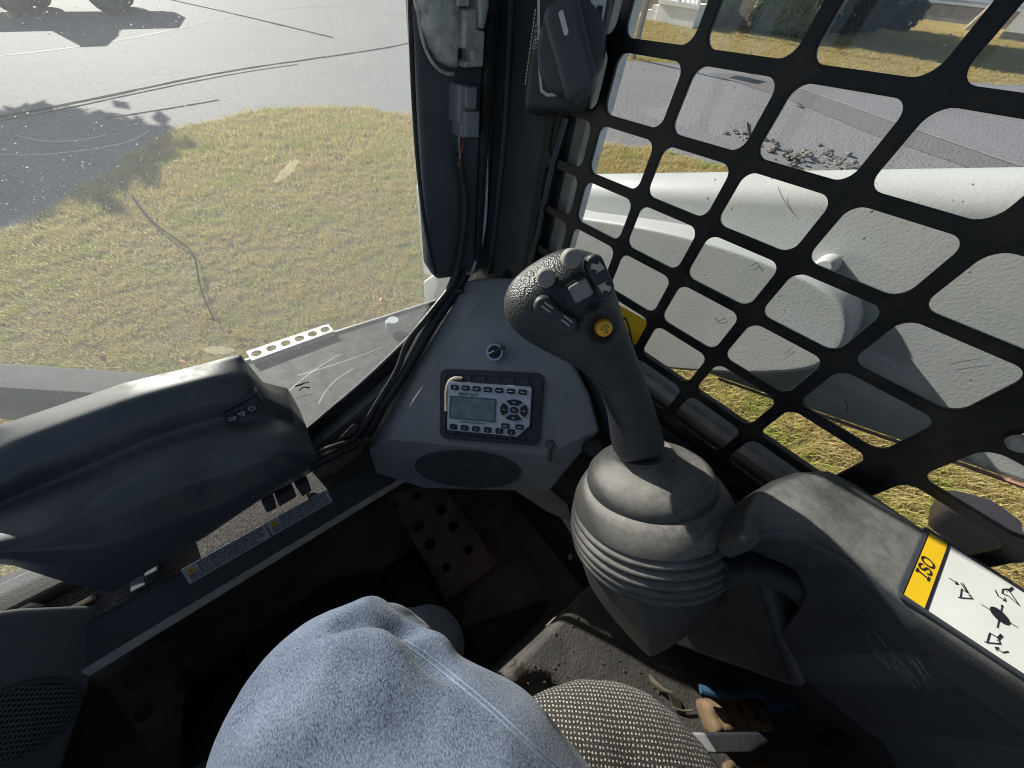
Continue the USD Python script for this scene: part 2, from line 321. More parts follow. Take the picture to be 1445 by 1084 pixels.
def asphalt_mat(name, base, lite):
    return usdkit.material(stage, f'/World/Looks/{name}', {'g': ('geometry', {}), 'n': ('noise_texture', {'scale': 15.0, 'detail': 8.0, 'roughness': .9}), 'v': ('voronoi_texture', {'scale': 24.0}),
        'l': ('noise_texture', {'scale': .55, 'detail': 4.0}), 'a': ('math', {'math_type': 'multiply_add', 'value2': .55}), 'b': ('math', {'math_type': 'multiply_add', 'value2': .35}),
        'r': ('rgb_ramp', {'ramp': [(.50, base), (.88, lite)]}), 'u': ('bump', {'distance': .009, 'strength': 1.0}), 'p': ('principled_bsdf', {'roughness': .85, 'specular_ior_level': .12})},
        [('g.position', 'n.vector'), ('g.position', 'v.vector'), ('g.position', 'l.vector'), ('v.distance', 'a.value1'), ('n.fac', 'a.value3'), ('l.fac', 'b.value1'), ('a.value', 'b.value3'),
         ('b.value', 'r.fac'), ('r.color', 'p.base_color'), ('a.value', 'u.height'), ('u.normal', 'p.normal')], surface='p.BSDF')
asphalt = asphalt_mat('asphalt', (.026, .026, .030), (.235, .228, .23))
asphalt_patch = asphalt_mat('asphalt_patch', (.030, .029, .029), (.19, .178, .17))
tar = mat('tar', (.016, .015, .016), (.030, .028, .028), scale=40, rough=1.0, spec=.02)
road_line = mat('road_line', (.42, .37, .26), (.22, .20, .17), scale=30, rough=.8, pos=(.4, .65))
white_line = mat('white_line', (.17, .165, .155), (.12, .117, .113), scale=20, rough=.8, pos=(.4, .7))
rubble_stone = mat('rubble_stone', (.09, .08, .07), (.19, .165, .14), scale=30, rough=.9, bump=.004, bscale=90)

def grass_mat(name, tan, green, brown, vs, hs=(1, 1, 1)):
    return usdkit.material(stage, f'/World/Looks/{name}', {'g': ('geometry', {}), 'n': ('noise_texture', {'scale': vs, 'detail': 6.0, 'roughness': .7}), 'f': ('noise_texture', {'scale': vs * 22, 'detail': 5.0, 'roughness': .8}),
        'a': ('math', {'math_type': 'multiply_add', 'value2': .7}), 'r': ('rgb_ramp', {'ramp': [(.50, brown), (.60, tan), (.67, tan), (.76, green)]}),
        'q': ('math', {'math_type': 'multiply_add', 'value2': .62}),
        'u': ('bump', {'distance': .03, 'strength': .9}), 'd': ('principled_bsdf', {'roughness': .85, 'specular_ior_level': .2}), 't': ('translucent_bsdf', {}), 'x': ('mix_closure', {'fac': .42})},
        [('g.position', 'n.vector'), ('g.position', 'f.vector'), ('f.fac', 'a.value1'), ('n.fac', 'q.value1'), ('a.value', 'q.value3'), ('q.value', 'r.fac'), ('r.color', 'd.base_color'), ('r.color', 't.color'),
         ('f.fac', 'u.height'), ('u.normal', 'd.normal'), ('d.BSDF', 'x.closure1'), ('t.BSDF', 'x.closure2')], surface='x.closure')
lawn_soil = grass_mat('lawn_soil', (.34, .28, .13), (.24, .28, .06), (.18, .14, .07), 1.6)
blade = grass_mat('blade', (.72, .59, .27), (.50, .55, .11), (.60, .47, .22), 1.6)
far_lawn_mat = grass_mat('far_lawn_mat', (.52, .42, .19), (.44, .39, .15), (.36, .27, .12), .9)

hedge_leaf = grass_mat('hedge_leaf', (.34, .37, .27), (.40, .43, .31), (.21, .23, .17), 2.5)
shrub_leaf = grass_mat('shrub_leaf', (.12, .12, .105), (.17, .165, .14), (.06, .062, .055), 2.0)
bark = mat('bark', (.20, .165, .13), (.32, .27, .21), scale=14, rough=.9, bump=.02, bscale=30)
siding_blue = mat('siding_blue', (.24, .28, .34), (.27, .31, .37), scale=2, rough=.6)
white_wall = mat('white_wall', (.74, .74, .74), (.80, .79, .78), scale=3, rough=.6)
foundation = mat('foundation', (.14, .14, .14), (.22, .21, .20), scale=5, rough=.9)
roof_shingle = mat('roof_shingle', (.06, .06, .06), (.10, .095, .09), scale=8, rough=.9)
dark_glass = mat('dark_glass', (.02, .024, .03), rough=.08)
post_wood = mat('post_wood', (.22, .19, .16), (.34, .30, .25), scale=25, rough=.9, bump=.003, bscale=60)
truck_paint = mat('truck_paint', (.02, .022, .028), (.03, .032, .036), scale=3, rough=.25, coat=.5)
tyre = mat('tyre', (.015, .015, .016), (.03, .03, .03), scale=30, rough=.8)
wheel_alloy = mat('wheel_alloy', (.05, .05, .052), rough=.4)
yellow_lawn_leaf = mat('fallen_leaf', (.45, .13, .05), (.36, .16, .06), scale=30, rough=.8)
brass = mat('brass', (.50, .40, .26), (.38, .30, .2), scale=60, rough=.4, metal=.3)
twig_mat = mat('twig', (.012, .011, .010), (.022, .02, .018), scale=30, rough=1.0, spec=.05)
hose_black = mat('hose_black', (.012, .012, .013), (.020, .020, .020), scale=30, rough=.28)
tape_black = mat('tape_black', (.018, .017, .017), (.045, .038, .034), scale=60, rough=.5, bump=.0008, bscale=140)
gap_light_paint = mat('gap_light_paint', (.70, .66, .80), rough=.35)  # daylight in the door gap, put into the colour
skin_print = ink

# ================================================================ LARGE STRUCTURE: ground, road, machine shell
def flat(poly, z, grid=None):
    polys = getattr(poly, 'geoms', [poly]); ms = []
    for g in polys:
        v, f = trimesh.creation.triangulate_polygon(g, engine='earcut'); ms.append(trimesh.Trimesh(np.c_[v, np.full(len(v), z)], f, process=False))
    m = join(ms)
    m.update_faces(m.nondegenerate_faces())
    if m.face_normals[:, 2].mean() < 0: m.invert()
    return m
def smooth_line(pts, n):
    return spline(np.asarray(pts, float), n)

near_left = [ground(x, y)[:2] for x, y in [(0, 335), (120, 268), (190, 218), (250, 186), (310, 169), (400, 155), (480, 153), (575, 163)]]
near_right = [ground(x, y)[:2] for x, y in [(850, 207), (920, 211), (1010, 235)]] + [(5.6, 1.5), (6.1, .9), (6.6, -.4), (6.7, -3.0), (6.6, -9)]
verge = smooth_line([(-9.0, -1.5), (-4.2, 2.6)] + near_left + near_right, 90)
verge[:, 0] += .05 * np.sin(np.arange(90) * 2.3) ; verge[:, 1] += .05 * np.sin(np.arange(90) * 1.7)
far_edge = np.array([(60, -32), (24, -6.6)] + [tuple(ground(x, y)[:2]) for x, y in [(1440, 121), (1300, 113), (1080, 96), (960, 90), (880, 86)]] + [(8.9, 8.2), (10, 12), (13, 22), (16, 60)])
asphalt_poly = Polygon(list(map(tuple, verge)) + [(6.6, -32), (60, -60)] + list(map(tuple, far_edge)) + [(16, 120), (-60, 120), (-60, -1.5)]).buffer(0)
ground_poly = Polygon([(-260, -260), (260, -260), (260, 320), (-260, 320)])
solo('ground', flat(ground_poly, 0), lawn_soil, kind='structure', world=True, smooth=False)
solo('road', flat(asphalt_poly, .006), asphalt, kind='structure', world=True, smooth=False)
far_lawn = Polygon(list(map(tuple, far_edge)) + [(200, 60), (200, -32)]).buffer(0)
solo('far_lawn', flat(far_lawn, .004), far_lawn_mat, kind='structure', world=True, smooth=False)

def strip_between(pix, w, z, mat_, name, **k):
    P = np.array([ground(x, y)[:2] for x, y in pix]); P = spline(P, 40) if len(P) > 2 else np.linspace(P[0], P[1], 40)
    g = np.random.default_rng(len(name) + len(pix)); T = np.gradient(P, axis=0); T /= np.linalg.norm(T, axis=1, keepdims=True); S = np.c_[-T[:, 1], T[:, 0]]
    wob = g.normal(0, w * .10, (40, 2)); a = P + S * (w / 2 + wob[:, :1]); b = P - S * (w / 2 + wob[:, 1:])
    V = np.vstack([np.c_[a, np.full(40, z)], np.c_[b, np.full(40, z)]]); i = np.arange(39)
    return solo(name, trimesh.Trimesh(V, np.vstack([np.stack([i, i + 40, i + 1], 1), np.stack([i + 1, i + 40, i + 41], 1)]), process=False), mat_, world=True, smooth=False, kind='structure', **k)
strip_between([(-60, 176), (0, 166), (160, 135), (300, 106), (440, 84), (600, 55)], .10, .010, tar, 'road_seam')
strip_between([(-60, 181), (0, 172), (160, 140), (300, 111), (420, 92)], .05, .010, tar, 'road_seam')
strip_between([(240, 0), (350, 25), (470, 54)], .10, .010, tar, 'road_seam')
strip_between([(150, 168), (240, 154), (310, 142)], .05, .010, tar, 'road_seam')
strip_between([(0, 80), (80, 71), (300, 30), (500, 8)], .07, .010, white_line, 'road_line')
strip_between([(1030, 97), (1060, 105), (1130, 127), (1240, 166), (1330, 198), (1440, 236)], .045, .014, road_line, 'road_line')
dp = [ground(x, y)[:2] for x, y in [(1000, 104), (1110, 140), (1230, 190), (1360, 235), (1440, 262), (1440, 238), (1330, 200), (1240, 168), (1130, 129), (1060, 107)]]
solo('road_patch', flat(Polygon(dp).buffer(0).buffer(.02), .0105), asphalt_patch, kind='structure', world=True, smooth=False)

# grass: short mown tufts, scattered where the lens can see single blades
def tuft(n, r, h, w, seed, lean=.6):
    g = np.random.default_rng(seed); V, F = [], []
    for i in range(n):
        a = g.uniform(0, 2 * np.pi); o = np.array([g.uniform(-r, r), g.uniform(-r, r), 0]); d = np.array([math.cos(a), math.sin(a), 0]); s = np.array([-d[1], d[0], 0])
        hh = h * g.uniform(.45, 1.1); L = lean * hh * g.uniform(.5, 2.0); ww = w * g.uniform(.7, 1.3)
        p = [o - s * ww / 2, o + s * ww / 2, o + d * L * .4 + [0, 0, hh * .6] + s * ww * .4, o + d * L * .4 + [0, 0, hh * .6] - s * ww * .4, o + d * L + [0, 0, hh]]
        k = len(V); V += p; F += [[k, k + 1, k + 2], [k, k + 2, k + 3], [k + 3, k + 2, k + 4]]
    return np.array(V), np.array(F)
def scatter(name, pts, scales, protos, label, material, seed):
    g = np.random.default_rng(seed); p = path_for('/World', name)
    pi = UsdGeom.PointInstancer.Define(stage, p); tag(pi.GetPrim(), label, 'grass', None, 'stuff'); rel = []
    for k, pr in enumerate(protos):
        me = usdkit.mesh(stage, f'{p}/blades' + (f'_{k:03d}' if k else ''), trimesh.Trimesh(*pr, process=False), material); rel.append(me.GetPath())
    pi.CreatePrototypesRel().SetTargets(rel); n = len(pts); th = g.uniform(0, 2 * np.pi, n) / 2
    pi.CreateProtoIndicesAttr(Vt.IntArray.FromNumpy(g.integers(0, len(protos), n).astype(np.int32)))
    pi.CreatePositionsAttr(Vt.Vec3fArray.FromNumpy(pts.astype(np.float32)))
    pi.CreateScalesAttr(Vt.Vec3fArray.FromNumpy(np.repeat(scales[:, None], 3, 1).astype(np.float32)))
    pi.CreateOrientationsAttr(Vt.QuathArray([Gf.Quath(float(math.cos(t)), 0, 0, float(math.sin(t))) for t in th]))
def inside(poly, n, seed, bounds=None):
    g = np.random.default_rng(seed); x0, y0, x1, y1 = bounds or poly.bounds; q = np.c_[g.uniform(x0, x1, n), g.uniform(y0, y1, n)]
    return q[contains_xy(poly, q[:, 0], q[:, 1])]
lawn_view = Polygon([(-3.4, 1.2), (.9, 1.0), (.6, .3), (1.0, -2.6), (3.6, -3.4), (7.2, -1), (7.2, 3), (4.5, 7), (2, 8.3), (-1, 7.5), (-2.2, 5.3)]).difference(asphalt_poly.buffer(-.03))
q = inside(lawn_view, 64000, 11); near = np.linalg.norm(q, axis=1)
q = q[rng.random(len(q)) < np.clip(3.6 / near, .35, 1)]; near = np.linalg.norm(q, axis=1)
scatter('grass', np.c_[q, np.full(len(q), -.004)], rng.uniform(.7, 1.25, len(q)) * np.where((q[:, 0] > .8) & (q[:, 1] < 1.2), 1.45, np.clip(near / 4, .85, 1.5)), [tuft(15, .045, .038, .0042, s, 1.1) for s in range(5)],
        'mown winter lawn of tan and green blades around the machine', blade, 5)
fl = far_lawn.intersection(Polygon([(8, 9), (9, 6), (17, -1), (30, -3), (34, 14), (20, 16)]))
q = inside(fl, 16000, 12)
scatter('far_grass', np.c_[q, np.full(len(q), .0)], rng.uniform(.8, 1.3, len(q)), [tuft(18, .11, .05, .012, 40 + s, 1.0) for s in range(3)], 'dry golden lawn on the far side of the driveway', far_lawn_mat, 6)

# rubble at the driveway edge
pile = thing('rubble_pile', 'heap of broken asphalt lumps on the near edge of the driveway', 'rubble')
pc = ground(1165, 233)
for k in range(110):
    s = rng.uniform(.02, .07) * (1.5 if k < 8 else 1); m = trimesh.creation.icosphere(1, 1.0)
    v = m.vertices * rng.uniform(.6, 1.2, (len(m.vertices), 1)) * [s, s * rng.uniform(.6, 1), s * rng.uniform(.3, .55)]
    o = pc + np.array([rng.normal(0, .26), rng.normal(0, .62), 0]); o[2] = s * .25 + .07 * math.exp(-((o[:2] - pc[:2]) ** 2).sum() / .2)
    part(pile, 'asphalt_lump', trimesh.Trimesh(v + o, m.faces, process=False), rubble_stone, smooth=False, world=True)
# fallen leaves and a dead twig
def leaf(px, py, s, lab, cat='leaf', m=None):
    o = ground(px, py, .035); a = rng.uniform(0, 6.28); pts = np.array([(-1, 0), (-.5, .45), (.1, .5), (.6, .25), (1.1, 0), (.5, -.3), (0, -.5), (-.6, -.4)]) * s
    pts = pts @ np.array([[math.cos(a), -math.sin(a)], [math.sin(a), math.cos(a)]]); z = .012 * np.sin(np.arange(8) * 1.3)
    V = np.vstack([np.c_[pts, z], [[0, 0, .018]]]) + o; F = [[8, i, (i + 1) % 8] for i in range(8)]
    solo('fallen_leaf', trimesh.Trimesh(V, F, process=False), m or yellow_lawn_leaf, lab, cat, 'leaves fallen on the lawn', world=True)
leaf(540, 424, .035, 'red fallen leaf on the grass nearest the black door column'); leaf(328, 468, .035, 'orange fallen leaf right above the wiper motor cover')
leaf(255, 512, .03, 'orange fallen leaf closest to the top edge of the wiper cover'); leaf(318, 338, .04, 'small orange leaf in the middle of the front lawn')
leaf(146, 505, .03, 'brown fallen leaf just above the loader cross bars'); leaf(1128, 148, .11, 'brown leaf cluster lying on the dark driveway strip', m=leaf_dry)
tw = [ground(x, y, .05) for x, y in [(186, 276), (205, 302), (240, 332), (270, 355), (280, 392), (292, 430), (303, 452)]]
solo('dead_twig', tube(tw, [.009, .007, .005], 6, 30), twig_mat, 'thin dark dead twig lying across the front lawn', 'twig', world=True)
solo('dead_twig', tube([ground(x, y, .02) for x, y in [(1055, 173), (1056, 183), (1060, 200)]], [.012, .008], 6, 12), twig_mat, 'short crooked twig lying on the driveway behind the mesh guard', 'twig', world=True)

# ---- hedges, shrubs, trees
def leaf_quads(P, N, s, seed):
    g = np.random.default_rng(seed); n = len(P); d = N + g.normal(0, .55, (n, 3)); d /= np.linalg.norm(d, axis=1, keepdims=True)
    a = np.cross(d, g.normal(0, 1, (n, 3))); a /= np.linalg.norm(a, axis=1, keepdims=True); b = np.cross(d, a); s = s * g.uniform(.6, 1.4, (n, 1))
    V = np.stack([P - a * s, P + b * s * .55, P + a * s, P - b * s * .55], 1).reshape(-1, 3); i = np.arange(n) * 4
    return trimesh.Trimesh(V, np.vstack([np.stack([i, i + 1, i + 2], 1), np.stack([i, i + 2, i + 3], 1)]), process=False)
def bush(name, o, size, n, s, material, label, cat, seed, boxy=.5, inner=None):
    m = trimesh.creation.icosphere(4, 1.0); v = m.vertices; mx = np.abs(v).max(1, keepdims=True)
    v = v / np.maximum(mx, 1e-6) * boxy + v * (1 - boxy); f = meshkit.fbm(v * 2.3 + seed, 4, seed); v = v * (.82 + .36 * f[:, None])
    v = v * np.array(size) / 2; v[:, 2] = np.maximum(v[:, 2] + size[2] / 2, 0); m = trimesh.Trimesh(v + o, m.faces, process=False)
    t = thing(name, label, cat); inner_m = m.copy(); inner_m.vertices = (inner_m.vertices - o) * [.93, .93, .96] + o
    part(t, 'core', inner_m, material, True, True)
    P, fi = trimesh.sample.sample_surface(m, n, seed=seed); N = m.face_normals[fi]; g = np.random.default_rng(seed)
    part(t, 'leaves', leaf_quads(P + N * g.normal(-.02, .07, (n, 1)), N, s, seed), material, False, True, kind='stuff'); return t
def down(px, py): p = ground(px, py); return p
hp = down(1092, 50)
bush('hedge', np.array([hp[0] + .75, hp[1] - .05, 0]), (1.7, 2.5, 2.6), 12000, .055, hedge_leaf, 'large clipped grey green hedge behind the mesh, right of the porch', 'hedge', 3, .72)
hp = down(985, 38)
bush('hedge', np.array([hp[0] + .6, hp[1] - .1, 0]), (1.0, 1.2, 1.9), 5000, .05, hedge_leaf, 'small clipped round hedge beside the white porch', 'hedge', 4, .4)
for k, (px, py, sz, lab) in enumerate([(1172, 50, (1.2, 1.4, 2.0), 'dark loose shrub standing right of the large hedge'), (1205, 48, (1.3, 1.3, 2.6), 'dark tall shrub between the loose shrub and the blue house wall'), (1250, 44, (1.3, 1.2, .9), 'low dark shrub closest to the blue siding')]):
    hp = down(px, py); bush('shrub', np.array([hp[0] + .8, hp[1], 0]), sz, 4200, .075, shrub_leaf, lab, 'shrub', 20 + k, .2)
def tree(base, top, r0, r1, label, crown_c, crown_r, seed, material, lit=bark, n=5000, s=.14):
    t = thing('tree', label, 'tree'); b, tp = np.array(base), np.array(top); mid = (b + tp) / 2 + [.06, .05, 0]
    part(t, 'trunk', tube([b - [0, 0, .1], mid, tp], [r0, (r0 + r1) / 2, r1], 10, 16), lit, True, True)
    g = np.random.default_rng(seed); c = np.array(crown_c)
    for k in range(6):
        e = c + g.normal(0, 1, 3) * np.array(crown_r) * .5; part(t, 'limb', tube([tp, (tp + e) / 2 + g.normal(0, .15, 3), e], [r1 * .7, r1 * .25], 6, 10), lit, True, True)
    P = []
    for k in range(26):
        d = g.normal(0, 1, 3); d /= np.linalg.norm(d); cc = c + d * np.array(crown_r) * g.uniform(.35, .95); P.append(cc + g.normal(0, 1, (n // 26, 3)) * np.minimum(.38, np.array(crown_r) * .36))
    P = np.vstack(P); part(t, 'crown', leaf_quads(P, g.normal(0, 1, P.shape), s, seed), material, False, True, kind='stuff')
tb = down(1361, 43)
tree(tb, tb + np.array([-.4, -1.1, 3.0]), .12, .09, 'bare leaning pale tree trunk in front of the blue house', tb + np.array([-.4, -1.3, 4.6]), (2.0, 2.0, 1.4), 8, shrub_leaf)
# a tree outside the view on the left whose shade falls across the driveway mouth
tree((-5.4, 14.2, 0), (-5.1, 14.1, 3.2), .2, .14, 'leafy tree ahead on the left that shades the driveway mouth', (-2.5, 13.75, 2.9), (1.2, 1.0, .28), 9, hedge_leaf, n=20000, s=.16)

# ---- houses behind
hb = down(1290, 29); house = thing('house', 'blue grey clapboard house wall behind the leaning tree', 'house')
hx, y0h, y1h = hb[0] + 1.5, hb[1] - 4.2, hb[1] + 3.2
part(house, 'foundation', bx((hx + .05, y0h, 0), (hx + 7, y1h, .55)), foundation, 30, True)
for k in range(20):
    z = .55 + k * .15; w = 0.022
    V = [(hx - w, y0h, z), (hx - w, y1h, z), (hx, y1h, z + .15), (hx, y0h, z + .15), (hx + .05, y0h, z), (hx + .05, y1h, z)]
    part(house, 'siding_board', trimesh.Trimesh(V, [[0, 1, 2], [0, 2, 3], [0, 4, 5], [0, 5, 1]], process=False), siding_blue, False, True)
part(house, 'wall', bx((hx + .05, y0h, .55), (hx + 7, y1h, 3.55)), siding_blue, 30, True)
part(house, 'roof', tm(Manifold.hull_points([(hx - .4, y0h - .3, 3.55), (hx - .4, y1h + .3, 3.55), (hx + 7.4, y0h - .3, 3.55), (hx + 7.4, y1h + .3, 3.55), (hx + 3.5, y0h - .3, 5.6), (hx + 3.5, y1h + .3, 5.6)])), roof_shingle, 30, True)
wb = down(1418, 57); shed = thing('white_building', 'plain white building at the right edge beyond the mesh guard', 'building')
part(shed, 'foundation', bx((wb[0], wb[1] - 5, 0), (wb[0] + 5, wb[1] + .25, .22)), foundation, 30, True)
part(shed, 'wall', bx((wb[0], wb[1] - 5, .22), (wb[0] + 5, wb[1] + .25, 3.0)), white_wall, 30, True)
part(shed, 'roof', tm(Manifold.hull_points([(wb[0] - .3, wb[1] - 5.3, 3), (wb[0] - .3, wb[1] + .5, 3), (wb[0] + 5.3, wb[1] - 5.3, 3), (wb[0] + 5.3, wb[1] + .5, 3), (wb[0] + 2.5, wb[1] - 5.3, 4.2), (wb[0] + 2.5, wb[1] + .5, 4.2)])), roof_shingle, 30, True)
pb = down(940, 36); porch = thing('porch', 'white porch with steps and railing at the top behind the mesh', 'porch')
px0, py0 = pb[0] + .3, pb[1] - .9
part(porch, 'deck', bx((px0, py0, .45), (px0 + 2.2, py0 + 1.7, .55)), white_wall, 30, True)
part(porch, 'skirt', bx((px0 + .05, py0 + .03, 0), (px0 + 2.15, py0 + 1.67, .45)), white_wall, 30, True)
for k in range(3): part(porch, 'step', bx((px0 + .1, py0 + 1.7 + .28 * k, .0), (px0 + 1.1, py0 + 1.98 + .28 * k, .40 - .14 * k)), white_wall, 30, True)
for y in (py0 + .05, py0 + .85, py0 + 1.62): part(porch, 'post', bx((px0 + .02, y, .55), (px0 + .1, y + .08, 2.8)), white_wall, 30, True)
part(porch, 'handrail', bx((px0 + .03, py0 + .13, 1.35), (px0 + .09, py0 + 1.62, 1.42)), white_wall, 30, True)
for k in range(7): part(porch, 'baluster', bx((px0 + .045, py0 + .24 + k * .19, .55), (px0 + .075, py0 + .27 + k * .19, 1.35)), white_wall, 30, True)
ph = thing('house', 'pale house wall behind the white porch', 'house')
part(ph, 'wall', bx((px0 + 2.2, py0 - 1.6, 0), (px0 + 8, py0 + 4, 3.2)), bark, 30, True)
part(ph, 'door', bx((px0 + 2.15, py0 + .3, .55), (px0 + 2.2, py0 + 1.2, 2.6)), dark_glass, 30, True)
part(ph, 'roof', tm(Manifold.hull_points([(px0 + 1.9, py0 - 1.9, 3.2), (px0 + 1.9, py0 + 4.3, 3.2), (px0 + 8.3, py0 - 1.9, 3.2), (px0 + 8.3, py0 + 4.3, 3.2), (px0 + 5, py0 - 1.9, 5), (px0 + 5, py0 + 4.3, 5)])), roof_shingle, 30, True)
mb = down(893, 83); mpost = thing('mailbox', 'weathered wooden post with a grey mailbox beside the driveway', 'mailbox')
part(mpost, 'post', bx((mb[0] - .05, mb[1] - .05, -.1), (mb[0] + .05, mb[1] + .05, 1.05), .008), post_wood, 30, True)
part(mpost, 'box', placed(prism(Polygon([(-.1, 0), (.1, 0), (.1, .13)] + [(.1 * math.cos(a), .13 + .1 * math.sin(a)) for a in np.linspace(.2, 2.9, 8)] + [(-.1, .13)]), .45, frame((mb[0] + .22, mb[1], 1.05), (0, 1, 0), (0, 0, 1))), np.eye(4)), foundation, 30, True)
part(mpost, 'flag', bx((mb[0], mb[1] + .105, 1.1), (mb[0] + .04, mb[1] + .115, 1.3)), red_paint, 30, True)

# ---- parked pickup at the top left: wheels and sills show
trk = thing('pickup_truck', 'dark pickup truck parked on the road, only its wheels in view', 'truck')
wA, wB = ground(34, 22), ground(163, 21); ax = unit(wB - wA); sd = np.array([-ax[1], ax[0], 0]); wb_ = np.linalg.norm(wB - wA)
if sd[1] < 0: sd = -sd
def TF(a, s, z): return wA + ax * a + sd * s + np.array([0, 0, z])
for s in (0, 1.55):
    for a in (0, wb_):
        c = TF(a, s, .37); m = frame(c, ax, (0, 0, 1)); prof = [(.24, -.11), (.35, -.115), (.37, -.09), (.37, .09), (.35, .115), (.24, .11)]
        wp = part(trk, 'wheel', lathe([(.0, -.06), (.22, -.07), (.24, -.10), (.24, .10), (.22, .07), (0, .06)], m, 28), wheel_alloy, 40, True)
        part(wp, 'tyre', lathe(prof + [prof[0]], m, 28), tyre, 40, True)
def sect(a, w, z0, z1): return [TF(a, .78 - w, z0), TF(a, .78 + w, z0), TF(a, .78 + w, z1), TF(a, .78 - w, z1)]
def hullpts(*ss): return tm(Manifold.hull_points([tuple(map(float, p)) for s in ss for p in s]))
part(trk, 'chassis', hullpts(sect(-.9, .7, .38, .62), sect(wb_ + .8, .7, .38, .62)), black_plastic, 30, True)
part(trk, 'body', hullpts(sect(-1.15, .88, .62, 1.1), sect(wb_ + .95, .88, .62, 1.05), sect(-1.1, .86, .5, .7), sect(wb_ + .9, .86, .5, .7)), truck_paint, 30, True)
part(trk, 'cabin', hullpts(sect(.35, .80, 1.1, 1.12), sect(wb_ - .35, .80, 1.1, 1.12), sect(.6, .68, 2.0, 2.02), sect(wb_ - .95, .68, 2.0, 2.02)), dark_glass, 30, True)
part(trk, 'roof', hullpts(sect(.58, .69, 2.02, 2.06), sect(wb_ - .93, .69, 2.02, 2.06)), truck_paint, 30, True)

# ================================================================ THE MACHINE (own frame: x right, y ahead, z up, origin at the lens)
X_GUARD = .312
def loft_x(profile, x0, x1):
    return loft([np.array([(x, y, z) for y, z in profile]) for x in (x0, x1)])
# ---- cab shell
cab = thing('cab', 'black steel operator cab with front sill, floor and pillars', 'cab')
part(cab, 'roof', bx((-.60, -.80, .42), (.36, .50, .50), .015), frame_black)
part(cab, 'rear_wall', bx((-.60, -.84, -1.0), (.36, -.80, .0)), frame_black)
part(cab, 'rear_post', bx((-.60, -.84, .0), (-.54, -.78, .42)), frame_black)
part(cab, 'rear_post', bx((.30, -.84, .0), (.36, -.78, .42)), frame_black)
part(cab, 'left_wall', bx((-.60, -.80, -1.0), (-.56, .46, -.28)), dark_grey)
part(cab, 'front_post', bx((-.60, .40, -.28), (-.53, .47, .42)), frame_black)
part(cab, 'right_wall', bx((.332, -.80, -1.0), (.345, .46, -.285)), frame_black)
part(cab, 'floor', bx((-.60, -.80, -.98), (.345, .60, -.93)), floor_dark)
part(cab, 'front_wall', loft_x([(.325, -.625), (.345, -.625), (.60, -.90), (.60, -.95), (.56, -.93)], -.59, .34), floor_dark)
# sill: ledge carrying the door, grit strip, label strip and bright edge trim
sill = thing('sill', 'front door sill with grit strip, warning labels and pale edge trim', 'sill')
part(sill, 'ledge', loft_x([(.305, -.604), (.337, -.578), (.352, -.572), (.405, -.570), (.43, -.555), (.46, -.555), (.46, -.66), (.335, -.66)], -.59, .10), frame_black)
part(sill, 'grit_strip', loft_x([(.346, -.5722), (.404, -.5685), (.404, -.572), (.346, -.576)], -.42, .085), grit)
part(sill, 'edge_trim', loft_x([(.2985, -.612), (.3045, -.6005), (.307, -.6025), (.303, -.613)], -.40, .075), trim_grey)
sn = unit(np.cross((1, 0, 0), (0, .032, .026)));
if sn[2] < 0: sn = -sn
def lab_frame(px, py):
    o = np.array([0, .305, -.604]); p = on(px, py, o, sn); return frame(p + sn * .0008, (1, 0, 0), (0, .032, .026))
for (a, b), nm in ((((268, 824), (383, 757)), 'a'), (((385, 756), (470, 708)), 'b')):
    m = lab_frame(*a); q = on(*b, np.array([0, .305, -.604]), sn); L = q[0] - m[0, 3]; h = .0245
    wl = part(sill, 'warning_label', bevel_prism(rrect(0, .0, L, h, .001), .0006, m, .0001), label_white)
    part(wl, 'warning_triangle', prism(Polygon([(.003, h - .012), (.0145, h - .012), (.0088, h - .002)]), .0004, m, .0007), warn_yellow)
    bars = []
    for r in range(8):
        z = h - .0025 - r * .0027; x = .017 if r < 4 else .004
        while x < L - .006:
            w = rng.uniform(.005, .013); w = min(w, L - .004 - x); bars.append(sbox(x, z - .0007, x + w, z + .0005)); x += w + .0012
        if nm == 'a' and r > 5: bars = bars[:-1]
    part(wl, 'print', prism(MultiPolygon(bars), .0003, m, .0007), ink, False, kind='stuff')
    part(wl, 'triangle_mark', prism(Polygon([(.0083, h - .0105), (.0093, h - .0105), (.0091, h - .0055), (.0085, h - .0055)]), .0003, m, .0012), ink)

# ---- front door: glazed, black frame column with latch, wiring and seals
door = thing('front_door', 'dusty glazed front door with black frame column and rubber seals', 'door')
YG = .42
gx0, gz1 = -.53, .40
outline = [(gx0, gz1), (.24, gz1), (.24, -.29), (.205, -.345), (.10, -.425), (.03, -.455), (-.03, -.485), (-.10, -.54), (gx0, -.54)]
mF = frame((0, YG, 0), (1, 0, 0), (0, 0, 1))                      # local x = x, y = z, normal towards the operator
part(door, 'glass', prism(Polygon(outline), .004, mF, -.004), wind_glass, False)
# door column
col = Polygon([(.222, .40), (.334, .40), (.331, -.20), (.318, -.262), (.300, -.272), (.225, -.262), (.211, -.235)]).buffer(-.012).buffer(.012)
part(door, 'column', pillow(col, mF, .026, .006, -.012, 0, .004), column_paint)
part(door, 'column_edge', tube([(.2235, YG - .026, .40), (.2195, YG - .027, .1), (.2150, YG - .027, -.22), (.221, YG - .026, -.250)], .0026, 8, 30), rubber)
part(door, 'column_rib', tube([(.300, YG - .030, .40), (.298, YG - .031, .0), (.296, YG - .031, -.255)], [.007, .006], 8, 20), rubber)
part(door, 'column_rib', tube([(.322, YG - .028, .40), (.320, YG - .029, .0), (.316, YG - .029, -.245)], [.006, .005], 8, 20), frame_black)
def dcol(px, py, lift=.030): return at(px, py, 'y', YG - lift)
